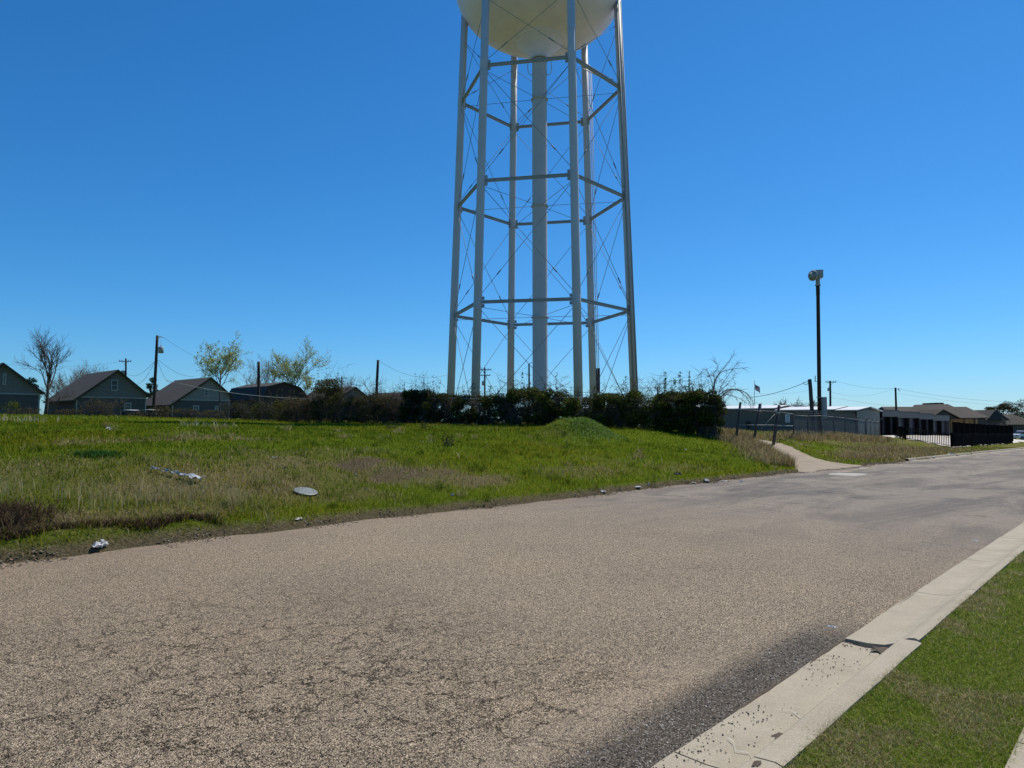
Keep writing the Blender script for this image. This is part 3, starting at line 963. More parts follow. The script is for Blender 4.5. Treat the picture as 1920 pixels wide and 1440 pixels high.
# lush dark clover clump and the taller growth on the spoil heap
X, Y = patch_points(182, 856, .17, .15, 900)
X2, Y2 = patch_points(1110, 800, .7, .6, 3500)
X = np.concatenate([X, X2]); Y = np.concatenate([Y, Y2])
o = blades('clover', np.stack([X, Y, hgt(X, Y)], 1), rng.uniform(.05, .16, len(X)), np.full(len(X), .028), rng.uniform(.3, 1.4, len(X)),
           np.concatenate([tint(len(X) - len(X2), [(.035, .10, .018), (.05, .12, .03)]), tint(len(X2), [(.22, .30, .12), (.17, .27, .05), (.13, .22, .02)])]))
tag(o, 'dark clover and broad leaved ground cover', 'ground cover', None, 'stuff')
# mown lawn strip between kerb and pavement
n = 300000
u = 2.2 + 32 * rng.uniform(0, 1, n) ** 2.2
v = rng.uniform(.60, 1.47, n)
k = (v < 1.36 + .17 * fbm(u * 2.3, v * 0, 4, 140) + .03 * rng.normal(size=n) * .5) & (v > .63 - .05 * fbm(u * 2.5, v * 0, 3, 141))
u, v = u[k], v[k]
X = u * DX + v * NX; Y = u * DY + v * NY
dryl = fbm(u * 2.2, v * 2.2, 4, 145)
isd = rng.uniform(0, 1, len(u)) < .14 + .6 * sstep(.48, .68, dryl)
cols = np.where(isd[:, None], tint(len(u), [(.44, .36, .19), (.30, .25, .11), (.55, .47, .28), (.14, .11, .05)], jit=.3), tint(len(u), [(.22, .30, .032), (.28, .34, .048), (.15, .21, .026), (.35, .38, .09), (.11, .17, .02)], jit=.3))
o = blades('lawn_grass', np.stack([X, Y, grade(u) + .095], 1), rng.uniform(.018, .050, len(u)) * (.7 + .6 * dryl), np.maximum(.0028, np.hypot(X, Y) * .00052), rng.uniform(.3, 1.6, len(u)), cols)
tag(o, 'mown lawn strip beside the kerb', 'grass', None, 'stuff')
# loose gravel in the gutter
st = MB()
for k in range(480):
    u_ = 2.4 + 4.0 * random.random(); v_ = 1.98 - abs(random.gauss(0, .11)) if random.random() < .8 else random.uniform(1.62, 1.98)
    if v_ < 1.62 or vnoise(np.array([u_ * 2.6]), np.array([v_ * 5.]), 160)[0] < .45: continue
    s = random.uniform(.0018, .0045)
    p = uv2(u_, v_, float(grade(u_)) + .008 + s * .5)
    a = random.uniform(0, PI); ax = Vector((math.cos(a), math.sin(a), .2)) * s; ay = Vector((-math.sin(a), math.cos(a), .1)) * s * .8
    st.obox(p, ax, ay, Vector((0, 0, s * .6)))
for k in range(700):
    u_ = random.uniform(1.6, 6.2); v_ = random.uniform(1.99, 2.34)
    s = random.uniform(.002, .005); p = uv2(u_, v_, float(grade(u_)) + .004 + s * .5)
    a = random.uniform(0, PI); ax = Vector((math.cos(a), math.sin(a), .2)) * s; ay = Vector((-math.sin(a), math.cos(a), .1)) * s * .8
    st.obox(p, ax, ay, Vector((0, 0, s * .6)), 1 if random.random() < .25 else 0)
M['gravel'] = surf('dark_gravel', (.05, .045, .042), .9, .4, 30.)
tag(st.build('gravel', ['gravel', 'stone']), 'loose dark gravel scattered in the gutter', 'gravel', None, 'stuff')
# ------------------------------------------------------------------ light
SUN_AZ = math.radians(42); SUN_EL = math.radians(57)
sd = Vector((math.sin(SUN_AZ) * math.cos(SUN_EL), math.cos(SUN_AZ) * math.cos(SUN_EL), math.sin(SUN_EL)))
sl_ = bpy.data.lights.new("sun", 'SUN'); sl_.energy = 5.0; sl_.angle = math.radians(.53); sl_.color = (1., .94, .83)
so = bpy.data.objects.new("sun", sl_); COL.objects.link(so); so.rotation_euler = sd.to_track_quat('Z', 'Y').to_euler()
so.location = (30, 30, 80)
w = bpy.data.worlds.new("World"); SC.world = w; w.use_nodes = True
nt = w.node_tree
sky = N(nt, 'ShaderNodeTexSky', sky_type='NISHITA')
sky.sun_disc = False; sky.sun_elevation = SUN_EL; sky.sun_rotation = SUN_AZ
sky.altitude = 150; sky.air_density = 1.0; sky.dust_density = .15; sky.ozone_density = 3.0
sp_ = N(nt, 'ShaderNodeSeparateColor'); LNK(nt, sky.outputs[0], sp_.inputs[0])      # deep clear blue: air thin in red
rr_ = mathn(nt, 'MULTIPLY', mathn(nt, 'POWER', mathn(nt, 'MULTIPLY', sp_.outputs[0], .62 * .085), 1.5), 1.45 / .085)
gg_ = mathn(nt, 'MULTIPLY', mathn(nt, 'POWER', mathn(nt, 'MULTIPLY', sp_.outputs[1], 1.06 * .085), 1.06), .925 / .085)
bb_ = mathn(nt, 'MULTIPLY', sp_.outputs[2], 1.41)
cmb = N(nt, 'ShaderNodeCombineColor'); LNK(nt, rr_, cmb.inputs[0]); LNK(nt, gg_, cmb.inputs[1]); LNK(nt, bb_, cmb.inputs[2])
skyc = cmb.outputs[0]
bgn = nt.nodes['Background']; LNK(nt, skyc, bgn.inputs[0]); bgn.inputs[1].default_value = .085
SC.view_settings.view_transform = 'Standard'; SC.view_settings.look = 'None'
SC.view_settings.exposure = 0.0; SC.view_settings.gamma = 1.0
SC.render.engine = 'CYCLES'
SC.cycles.max_bounces = 6; SC.cycles.transparent_max_bounces = 6

# ------------------------------------------------------------------ the water tower
TX, TY = 2.30, 58.0
TBZ = gz(TX, TY)
tw = thing('water_tower', 'tall white six legged water tower with a round tank, standing behind the hedge', 'water tower', (TX, TY, TBZ))
RINGS = [(7.355, 8.85 + H), (7.052, 18.11 + H), (6.737, 27.14 + H)]
ANG = [math.radians(-120 + 60 * i) - .195 for i in range(6)]


def leg_r(z):
    return 7.355 - (z - (8.85 + H)) * .0338


def lp(i, z, dr=0.):
    a = ANG[i % 6]; r = leg_r(z) + dr
    return Vector((TX + r * math.cos(a), TY + r * math.sin(a), z))


ZT = 38.6
for i in range(6):
    mb = MB()
    pb_ = lp(i, 0); zb = gz(pb_.x, pb_.y) - .1
    mb.path([lp(i, zb), lp(i, 14), lp(i, 26), lp(i, ZT)], [.325, .315, .305, .30], 20)
    for z in (RINGS[0][1], RINGS[1][1], RINGS[2][1]):          # weld bands and gusset plates at each ring
        mb.path([lp(i, z - .35), lp(i, z + .35)], [.322, .318], 20, caps=False)
    for z in (6.4, 14.8, 23.9, 31.):
        mb.path([lp(i, z - .02), lp(i, z + .02)], [.318, .316], 20, caps=False)
    q = lp(i, zb + .1); mb.box((q.x - .55, q.y - .55, zb - .1), (q.x + .55, q.y + .55, zb + .18))
    mb.build('leg', 'tower', tw, True)
for i in range(6):
    for R_, z in RINGS:
        mb = MB()
        p, q = lp(i, z), lp(i + 1, z)
        d = (q - p).normalized(); p = p + d * .31; q = q - d * .31
        out = Vector((d.y, -d.x, 0))
        # two channels back to back
        mid = (p + q) / 2; hl = (q - p).length / 2
        for s in (-1, 1):
            mb.obox(mid + Vector((0, 0, .10 * s)), d * hl, out * .08, Vector((0, 0, .018)))
        mb.obox(mid, d * (hl - .01), out * .02, Vector((0, 0, .082)))
        for e in (p, q):
            for s in (-1, 1):
                mb.obox(e + Vector((0, 0, .28 * s)) + d * (.10 if e is p else -.10), d * .10, out * .015, Vector((0, 0, .12)))
        mb.build('strut', 'strut', tw, True)
ZL = [None] + [z for _, z in RINGS] + [34.6]
for i in range(6):
    for k in range(4):
        for s in (0, 1):
            a_, b_ = (i, i + 1) if s == 0 else (i + 1, i)
            if k == 0:
                z0 = gz(lp(a_, 2).x, lp(a_, 2).y) + .5
            else:
                z0 = ZL[k] + .32
            z1 = ZL[k + 1] - .32
            p, q = lp(a_, z0), lp(b_, z1)
            d = (q - p).normalized()
            p = p + d * .33; q = q - d * .33
            off = Vector((math.cos((ANG[i] + ANG[(i + 1) % 6] + (2 * PI if i == 5 else 0)) / 2), math.sin((ANG[i] + ANG[(i + 1) % 6] + (2 * PI if i == 5 else 0)) / 2), 0)) * (.03 * (1 if s else -1))
            mb = MB(); mb.tube(p + off, q + off, .021, n=6)
            t = p.lerp(q, .18); mb.tube(t + off, t + off + d * .5, .05, n=6)
            mb.build('brace_rod', 'rod', tw, True)
for R_, z in RINGS:
    zc = z - .35
    for i in range(6):
        p = lp(i, zc); a = ANG[i]
        q = Vector((TX + .66 * math.cos(a), TY + .66 * math.sin(a), zc + .05)); d = (q - p).normalized()
        mb = MB(); mb.tube(p + d * .32, q, .02, n=5); mb.build('stay_rod', 'rod', tw, True)
    mb = MB(); mb.lathe((TX, TY, zc), [(.61, -.05), (.72, -.05), (.72, .05), (.61, .05)], 32, smooth=False); mb.build('riser_collar', 'tower', tw, True)
mb = MB(); mb.lathe((TX, TY, 0), [(.62, TBZ - .2), (.62, 12), (.62, 22), (.62, 31.9)], 40)
mb.lathe((TX, TY, 32.0), [(.60, -.05), (.78, -.05), (.78, .04), (.60, .04)], 40, smooth=False)
for z in (7.5, 13., 19., 25.): mb.lathe((TX, TY, z), [(.622, -.02), (.632, 0), (.622, .02)], 40)
mb.build('riser', 'tower', tw, True)
mb = MB()
TA, TC, TZ = 7.1, 4.9, 36.4 + H
prof = [(.64, 31.95), (.80, 32.25), (1.15, 32.75), (1.6, 33.15), (2.05, 33.42)]
for k in range(0, 41):
    th_ = math.radians(-73 + k * (163 / 40)); r_ = TA * math.cos(th_)
    prof.append((max(r_, .01), TZ + TC * math.sin(th_)))
mb.lathe((TX, TY, 0), prof, 72)
tank = mb.build('tank', 'tank', tw, True)
mb = MB(); mb.lathe((TX, TY, 33.43), [(2.02, -.03), (2.12, -.03), (2.12, .05), (2.0, .05)], 48, smooth=False); mb.build('tank_collar', 'tank', tw, True)
for s in (-1, 1):            # small looped pipes where the riser meets the tank
    mb = MB(); pts = []
    for k in range(15):
        a = PI * 2 * k / 14 * .8; pts.append((TX + s * (.72 + .28 * math.sin(a)), TY - .35, 31.2 + .7 * math.cos(a)))
    mb.path(pts, .035, 6); mb.build('loop_pipe', 'tower', tw, True)
# extra glinting brace rod slung from the tank to the right-hand leg, and the conduit down that leg
mb = MB(); mb.tube(lp(3, 33.6, -.5), lp(2, RINGS[2][1] + .2), .055, n=8); mb.build('glint_brace_rod', 'tower', tw, True)  # added brace rod, thick and pale to stand in for its sun glint
mb = MB()
for dx_, dy_, r_ in ((-.10, -.36, .07), (.22, -.33, .045)):
    mb.path([lp(2, 2.2) + Vector((dx_, dy_, 0)), lp(2, 18) + Vector((dx_, dy_, 0)), lp(2, 36) + Vector((dx_, dy_, 0))], r_, 8)
mb.build('conduit', 'tower_dark', tw, True)
# ladder up the far right leg, its rusty guard at the bottom
mb = MB()
lo = Vector((.50, .02, 0)); wv = Vector((.10, .17, 0))
for s in (-1, 1):
    mb.path([lp(3, 4.2) + lo + wv * s, lp(3, 18) + lo + wv * s, lp(3, 34) + lo + wv * s], .03, 5)
z = 4.3
while z < 34:
    mb.tube(lp(3, z) + lo - wv, lp(3, z) + lo + wv, .016, n=4, caps=False); z += .3
z = 5.
while z < 34:
    mb.tube(lp(3, z), lp(3, z) + lo, .025, n=4); z += 3.
lad = mb.build('ladder', 'tower', tw, True)
mb = MB(); p = lp(3, 5.6) + lo
mb.box((p.x - .16, p.y - .2, 4.3), (p.x + .13, p.y + .26, 6.5)); gd = mb.build('ladder_guard', 'guard', tw, True)

# ------------------------------------------------------------------ houses beyond the field
HV = 80.0


def house(label, apex, left, right, ridge_end, low_pts=(), L=None, wins=(), siding='siding', gambrel=None, roof='shingle', wall='brick_low', band_y=None):
    A = hit_v(apex[0], apex[1], HV); Rr = hit_v(right[0], right[1], HV); Ll = hit_v(left[0], left[1], HV)
    uA, _ = touv(A.x, A.y)
    base = gz(A.x, A.y) - .15
    t = thing('house' if not gambrel else 'barn', label, 'house' if not gambrel else 'barn', uv2(uA, HV, base), ROT, 'backs of the houses beyond the field')
    uu = lambda P: touv(P.x, P.y)[0] - uA
    xl, xr = uu(Ll), uu(Rr); zl, zr, za = Ll.z - base, Rr.z - base, A.z - base
    if L is None:
        Q = hit_u(ridge_end[0], ridge_end[1], uA); L = touv(Q.x, Q.y)[1] - HV
    oh = .35
    s_l = (za - zl) / (0 - xl); s_r = (za - zr) / xr
    wl, wr = xl + oh, xr - oh
    if gambrel:
        prof = [(xl, 0), (xr, 0)] + [(xr, zr), (gambrel[0], gambrel[1] - base), (0, za), (-gambrel[0], gambrel[1] - base), (xl, zl)]
        mb = MB(); mb.extrude([(x * .97, z if z == 0 else z - .12) for x, z in prof], 0.0, L); mb.build('wall', wall, t)
        mb = MB()
        top = prof[2:]
        for (x0, z0), (x1, z1) in zip(top[:-1], top[1:]):
            d = Vector((x1 - x0, 0, z1 - z0)).normalized(); nn = Vector((-d.z, 0, d.x)); nn = nn if nn.z > 0 else -nn
            if abs(nn.z) < .05: nn = Vector((1 if x0 > 0 else -1, 0, 0))
            mb.extrude([(x0, z0 - .10), (x0 + nn.x * .02, z0), (x1 + nn.x * .02, z1), (x1, z1 - .10)][::-1] if True else None, -.3, L + .3)
        mb.build('roof', roof, t)
        return t
    zwl, zwr = zl + s_l * oh - .1, zr + s_r * oh - .1
    mb = MB(); mb.extrude([(wl, 0), (wr, 0), (wr, zwr), (0, za - .12), (wl, zwl)], 0, L); mb.build('wall', wall, t)
    # upper gable siding stands proud of the wall below
    zb = (hit_v(apex[0], band_y, HV).z - base) if band_y else min(zwl, zwr)
    xa = max(wl, -(za - .14 - zb) / s_l); xb = min(wr, (za - .14 - zb) / s_r)
    P = [(xa, zb), (xb, zb)]
    if xb >= wr - 1e-4 and zwr > zb: P.append((wr, zwr - .02))
    P.append((0, za - .14))
    if xa <= wl + 1e-4 and zwl > zb: P.append((wl, zwl - .02))
    mb = MB(); mb.extrude(P, -.03, -.002); mb.build('gable_siding', siding, t)
    mb = MB(); mb.box((xa, -.055, zb - .10), (xb, -.033, zb + .02)); mb.build('trim_board', 'trim', t)
    for x in (wl, wr - .12):
        mb = MB(); mb.box((x, -.028, 0), (x + .12, -.003, zb - .12)); mb.build('corner_trim', 'trim', t)
    mb = MB()
    th = .13
    mb.extrude([(xl, zl - th), (0, za - th), (0, za), (xl, zl)], -.35, L + .3)
    mb.extrude([(0, za - th), (xr, zr - th), (xr, zr), (0, za)], -.352, L + .298)
    rf = mb.build('roof', roof, t)
    mb = MB()
    mb.extrude([(xl, zl - .24), (0, za - .24), (0, za - .02), (xl, zl - .02)], -.39, -.36)
    mb.extrude([(0, za - .24), (xr, zr - .24), (xr, zr - .02), (0, za - .02)], -.39, -.36)
    mb.build('rake_board', 'shingle_br', t)
    for (px0, py0, px1, py1, low) in wins:
        a_ = hit_v(px0, py1, HV); c_ = hit_v(px1, py0, HV)
        x0, x1, z0, z1 = uu(a_), uu(c_), a_.z - base, c_.z - base
        y = -.003 if low else -.033
        mb = MB()
        for q in ((x0, x1, z0, z0 + .12), (x0, x1, z1 - .12, z1), (x0, x0 + .1, z0 + .12, z1 - .12), (x1 - .1, x1, z0 + .12, z1 - .12)):
            mb.box((q[0], y - .07, q[2]), (q[1], y, q[3]))
        mb.box((x0 + .1, y - .06, (z0 + z1) / 2 - .03), (x1 - .1, y - .01, (z0 + z1) / 2 + .03))
        fr = mb.build('window', 'trim', t)
        mb = MB(); mb.box((x0 + .1, y - .035, z0 + .12), (x1 - .1, y - .005, z1 - .12)); mb.build('pane', 'glass', fr)
    return t


house('grey sided gabled house at the far left edge, its window under the roof peak', (5, 680), (-80, 744), (83, 737), None, L=8.5, wins=[(4, 700, 12, 722, 0)], band_y=737)
house('grey house with white window in its gable, behind the tall bare tree', (220, 693), (135, 750), (281, 743), (162, 700), wins=[(207, 712, 221, 733, 0), (232, 755, 246, 770, 1)], band_y=745)
house('grey house whose gable stands behind the budding tree with one thin trunk', (394, 707), (316, 759), (436, 744), (330, 711), wins=[(381, 730, 392, 743, 0), (361, 760, 373, 770, 1), (402, 761, 411, 770, 1)], band_y=750, siding='siding_b')
kz = hit_v(561, 726, HV); uk = touv(kz.x, kz.y)[0]; A4 = hit_v(532, 716, HV)
house('black gambrel roofed barn between the grey houses and the brambles', (532, 716), (487, 748), (577, 745), None, L=9., gambrel=(uk - touv(A4.x, A4.y)[0], kz.z), wall='barn')
house('low house whose brown roof shows above the olive brambles', (664, 725), (612, 760), (712, 762), (597, 729), band_y=750, roof='shingle_br', wall='brick_dark')
house('house whose roof ridge barely shows over dark brambles left of the tower', (767, 734.5), (722, 765), (810, 768), (704, 736), band_y=762, roof='shingle_br', wall='brick_dark')

# ------------------------------------------------------------------ metal warehouse on the right
C0 = at(1607, 819, 76); uW, vW = touv(C0.x, C0.y)
base = gz(C0.x, C0.y) - .4
wh = thing('warehouse', 'long low green grey metal warehouse with a stepped white roof behind the fence', 'warehouse', uv2(uW, vW, base), ROT)
cuts = []
for px in (1607, 1562, 1450, 1330, 1215, 1080):
    Q = hit_u(px, 800, uW); cuts.append(touv(Q.x, Q.y)[1] - vW)
eav = []
for (px, py) in ((1590, 769.8), (1510, 769.2), (1400, 766.8), (1280, 766), (1150, 765)):
    eav.append(hit_u(px, py, uW).z - base)
rw = 4.1
for k in range(5):
    y0, y1, e = cuts[k], cuts[k + 1], eav[k]
    rise = .38
    mb = MB(); mb.add([(0, y0, 0), (0, y1, 0), (0, y1, e), (0, y0, e), (.3, y0, 0), (.3, y1, 0), (.3, y1, e + .03), (.3, y0, e + .03)],
                      [(0, 3, 2, 1), (4, 5, 6, 7), (2, 3, 7, 6), (0, 1, 5, 4), (1, 2, 6, 5), (3, 0, 4, 7)]); mb.build('wall', 'metal_wall', wh)
    mb = MB(); mb.extrude([(.302, 0), (2 * rw, 0), (2 * rw, e), (rw, e + rise - .03), (.302, e + .03)], y0 + .002, y0 + .15); mb.build('end_wall', 'metal_end', wh)
    mb = MB()
    mb.extrude([(-.3, e - .02), (rw, e + rise), (rw, e + rise + .1), (-.3, e + .08)], y0 - .25, y1 - .252)
    mb.extrude([(rw, e + rise), (2 * rw + .3, e - .02), (2 * rw + .3, e + .08), (rw, e + rise + .1)], y0 - .25, y1 - .252)
    mb.build('roof', 'metal_roof', wh)
    mb = MB(); mb.extrude([(-.32, e - .12), (rw, e + rise - .10), (rw, e + rise + .08), (-.32, e + .06)], y0 - .29, y0 - .252); mb.build('rake_trim', 'dark_trim', wh)
mb = MB(); mb.box((-.03, -.03, 0), (.16, .16, eav[0] - .1)); mb.build('corner_post', 'dark_trim', wh)
# notice board on the wall: three blocks of small print
a_ = hit_u(1473, 792, uW); c_ = hit_u(1481, 777, uW)
ya, yc = touv(a_.x, a_.y)[1] - vW, touv(c_.x, c_.y)[1] - vW
mb = MB(); mb.box((-.05, yc, a_.z - base), (-.002, ya, c_.z - base)); sg = mb.build('wall_sign', 'white', wh)
mb = MB(); z0, z1 = a_.z - base, c_.z - base
for r_ in range(3):
    for q in range(4):
        yy = yc + .08 + (ya - yc - .16) * q / 4; zz = z0 + (z1 - z0) * (.10 + .30 * r_)
        mb.box((-.058, yy, zz), (-.052, yy + (ya - yc - .16) / 4 * (.62 if q != r_ else .35), zz + (z1 - z0) * .17))
mb.build('sign_lettering', 'dark_trim', sg)
a_ = hit_u(1400, 800, uW); c_ = hit_u(1407, 790, uW)
ya, yc = touv(a_.x, a_.y)[1] - vW, touv(c_.x, c_.y)[1] - vW
mb = MB(); mb.box((-.22, yc, a_.z - base), (-.002, ya, c_.z - base)); mb.box((-.10, yc + .2, a_.z - base - .9), (-.03, yc + .3, a_.z - base)); mb.build('meter_box', 'dark_trim', wh)

# storage units facing the road, stepping down the slope
S0 = hit_v(1629.5, 819, vW + .0); uS = touv(S0.x, S0.y)[0]
sb = gz(S0.x, S0.y) - .5
su_ = thing('storage_building', 'row of dark storage units with pale fascia stepping down to the right', 'storage units', uv2(uS, vW, sb), ROT)
xs = []
for px in (1629.5, 1655, 1684.5, 1724, 1750, 1780.5):
    Q = hit_v(px, 800, vW); xs.append(touv(Q.x, Q.y)[0] - uS)
tops = [hit_v(1642, 769.5, vW).z - sb, hit_v(1670, 770, vW).z - sb, hit_v(1703, 773, vW).z - sb, hit_v(1737, 776.3, vW).z - sb, hit_v(1765, 779.5, vW).z - sb]
for k in range(5):
    x0, x1, t_ = xs[k], xs[k + 1], tops[k]
    fh = .72 if k else .15
    mb = MB(); mb.box((x0, .55, 0), (x1 - .002, 9., t_ - .1)); mb.build('wall', 'metal_end', su_)
    mb = MB(); mb.box((x0, -.02, t_ - fh), (x1 - .004, .546, t_)); mb.build('fascia', 'fascia' if k else 'dark_trim', su_)
    mb = MB(); mb.box((x0 - .05, -.1, t_ + .002), (x1 + .02, 9.2, t_ + .10)); mb.build('roof', 'dark_trim', su_)
    nd = 1 if k == 0 else 2
    for j in range(nd):
        a_ = x0 + (x1 - x0) * j / nd + .28; b_ = x0 + (x1 - x0) * (j + 1) / nd - .28
        mb = MB(); mb.box((a_, .50, 0), (b_, .546, t_ - fh - .004)); mb.build('roller_door', 'door_pale' if k == 0 else 'door_blue', su_)
        mb = MB(); mb.box((b_ + .06, .0, 0), (b_ + .48, .53, t_ - fh - .004) if not (k == 4 and j == 1) else (b_ + .28, .53, t_ - fh - .004)); mb.build('pillar', 'black_iron' if not (k == 4 and j == 1) else 'fascia', su_)
# apron
ap = MB()
g0, g1, g2 = at(1697, 817.5, 90), at(1783, 842, 62), at(1782, 819, 103)
pa = [uv2(uS + xs[1], vW + .5), uv2(uS + xs[5] + 14, vW + .5), uv2(uS + xs[5] + 14, vW - 9.5), Vector((g1.x + .3, g1.y + .3, 0))]
nA, nB = 16, 16
for i in range(nA + 1):
    for j in range(nB + 1):
        s, t_ = i / nA, j / nB
        p = (pa[0] * (1 - s) + pa[1] * s) * (1 - t_) + (pa[3] * (1 - s) + pa[2] * s) * t_
        ap.v.append((p.x, p.y, gz(p.x, p.y) + .06))
for i in range(nA):
    for j in range(nB):
        a = i * (nB + 1) + j; ap.f.append([a, a + nB + 1, a + nB + 2, a + 1][::-1]); ap.mi.append(0); ap.sm.append(True)
o = ap.build('apron', ['apron']); tag(o, 'pale concrete yard before the storage units', None, None, 'structure')


# ------------------------------------------------------------------ brown roofed houses on the far right
def hip_house(name, label, px0, px1, Y, eave_y, ridge_y, wall_mat, roof_mat, depth, rz=0., hip=.5, group=None, base_z=None):
    a_ = at(px0, eave_y, Y); c_ = at(px1, eave_y, Y); z1 = at((px0 + px1) / 2, ridge_y, Y).z
    base = (gz((a_.x + c_.x) / 2, Y) if base_z is None else base_z) - .3
    W = c_.x - a_.x
    t = thing(name, label, 'house', ((a_.x + c_.x) / 2, Y, base), rz, group)
    e = a_.z - base; r_ = z1 - base
    mb = MB(); mb.box((-W/2 + .5, .5, 0), (W/2 - .5, depth - .5, e - .02)); mb.build('wall', wall_mat, t)
    mb = MB(); h_ = min(W, depth) / 2 * hip
    if W >= depth: R0, R1 = Vector((-W/2 + h_, depth/2, r_)), Vector((W/2 - h_, depth/2, r_))
    else: R0, R1 = Vector((0, h_, r_)), Vector((0, depth - h_, r_))
    B = [(-W/2, 0, e), (W/2, 0, e), (W/2, depth, e), (-W/2, depth, e)]
    Bt = [(x, y, z - .18) for x, y, z in B]
    if W >= depth: fc = [(0, 1, 9, 8), (1, 2, 9), (2, 3, 8, 9), (3, 0, 8)]
    else: fc = [(0, 1, 8), (1, 2, 9, 8), (2, 3, 9), (3, 0, 8, 9)]
    mb.add(B + Bt + [R0, R1], fc + [(0, 4, 5, 1), (1, 5, 6, 2), (2, 6, 7, 3), (3, 7, 4, 0), (4, 7, 6, 5)])
    mb.build('roof', roof_mat, t)
    return t, W, e, r_, base


GR = 'brown roofed houses at the right'
t, W, e, r_, bz = hip_house('house', 'wide brown roofed house with tan porch walls behind the storage units', 1676, 1856, 128, 783, 761.5, 'brick_dark', 'shingle_br', 11., 0., .12, GR)
# projecting wing with a hipped roof and tan walls
x0 = at(1742, 783, 120).x - t.location.x; x1 = at(1836, 783, 120).x - t.location.x
ye, yr_ = at(1742, 783.5, 120).z - bz, at(1762, 755, 126).z - bz
mb = MB(); mb.box((x0 + 4.0, -7.4, 0), (x1 - .6, -.004 + .5, ye - .03)); wg = mb.build('porch_wall', 'tan', t)
mb = MB(); B = [(x0, -8, ye), (x1, -8, ye), (x1, .6, ye), (x0, .6, ye)]
xr_ = at(1762, 755, 126).x - t.location.x
mb.add(B + [(x, y, z - .2) for x, y, z in B] + [(xr_ - .3, -2.2, yr_ - .25), (xr_ + 1.3, -2.2, yr_ - .25), (xr_ + 1.3, 5.4, yr_ - .2), (xr_ - .3, 5.4, yr_ - .2)],
       [(0, 1, 9, 8), (1, 2, 10, 9), (3, 0, 8, 11), (2, 3, 11, 10), (8, 9, 10, 11), (0, 4, 5, 1), (1, 5, 6, 2), (2, 6, 7, 3), (3, 7, 4, 0), (4, 7, 6, 5)])
mb.build('porch_roof', 'shingle_br', t)
mb = MB(); mb.box((xr_ - .2, -1.2, yr_ - .25), (xr_ + 1.2, 3, yr_ + .02)); mb.build('roof_vent', 'shingle', t)
# low dark gable in front
xg0, xg1 = at(1728, 782, 121).x - t.location.x, at(1785, 782, 121).x - t.location.x
xm = (xg0 + xg1) / 2 - .4; zg = at(1748, 767.5, 119).z - bz
mb = MB(); mb.extrude([(xg0 + .3, ye - .25), (xg1 - .3, ye - .25), (xm, zg - .15)], -9.3, -8.02); mb.build('gable_wall', 'dark_trim', t)
mb = MB(); mb.extrude([(xg0, ye - .2), (xm, zg - .1), (xm, zg), (xg0, ye - .1)], -9.6, -2.5); mb.extrude([(xm, zg - .1), (xg1, ye - .2), (xg1, ye - .1), (xm, zg)], -9.602, -2.502); mb.build('gable_roof', 'shingle_br', t)
for px in (1813, 1832):
    xx = at(px, 783, 120).x - t.location.x
    mb = MB(); mb.box((xx - .16, -7.85, 0), (xx + .16, -7.5, ye - .21)); mb.build('porch_post', 'tan', t)
hip_house('house', 'dark brick house with a grey roof just right of the tan porch', 1851, 1893, 150, 787, 768, 'brick_dark', 'shingle', 10., 0., .3, GR)
hip_house('house', 'grey roofed house behind the white car at the right edge', 1880, 1960, 165, 796, 776, 'brick_dark', 'shingle_br', 12., 0., .8, GR)
# ------------------------------------------------------------------ poles and wires
def ground_at(px, Y):
    x = at(px, 790, Y).x
    return Vector((x, Y, gz(x, Y)))


def pole(name, label, cat, bpx, tpx, tpy, Y, r, mat='pole', group=None, arms=(), can=None, rtop=None):
    b0 = ground_at(bpx, Y); t0 = at(tpx, tpy, Y)
    root = thing(name, label, cat, b0, 0, group)
    mb = MB(); n = 6
    pts = [(b0 + Vector((0, 0, -.2))).lerp(t0, k / n) + Vector((random.uniform(-1, 1), random.uniform(-1, 1), 0)) * (.012 if 0 < k < n else 0) for k in range(n + 1)]
    mb.path(pts, [r + ((rtop or r * .8) - r) * k / n for k in range(n + 1)], 12); mb.build('pole', mat, root, True)
    for (dz, hw, az) in arms:
        c_ = t0 + Vector((0, -r * 1.3, -dz)); a = Vector((math.cos(az), math.sin(az), 0))
        mb = MB(); mb.obox(c_, a * hw, a.cross(Vector((0, 0, 1))) * .05, Vector((0, 0, .06)))
        for s in (-1, -.55, .55, 1): mb.tube(c_ + a * hw * s * .95 + Vector((0, 0, .05)), c_ + a * hw * s * .95 + Vector((0, 0, .26)), .05, .035, n=8)
        for s in (-1, 1): mb.tube(c_ + a * hw * .5 * s + Vector((0, 0, -.04)), c_ + Vector((0, .02, -.6)), .02, n=5)
        mb.build('crossarm', mat, root, True)
    if can:
        dx_, dz, rr, hh_ = can
        c_ = t0 + Vector((dx_, -.05, -dz)); mb = MB()
        mb.lathe(c_, [(.01, -hh_/2), (rr, -hh_/2), (rr, hh_/2 - .04), (rr * .85, hh_/2), (.01, hh_/2 + .04)], 16)
        mb.tube(c_ + Vector((0, 0, hh_/2)), c_ + Vector((0, 0, hh_/2 + .28)), .05, .03, n=6)
        mb.box((min(c_.x, t0.x), c_.y - .04, c_.z + .1), (max(c_.x, t0.x), c_.y + .04, c_.z + .18))
        mb.build('transformer', 'grey_metal', root, True)
    return root, t0


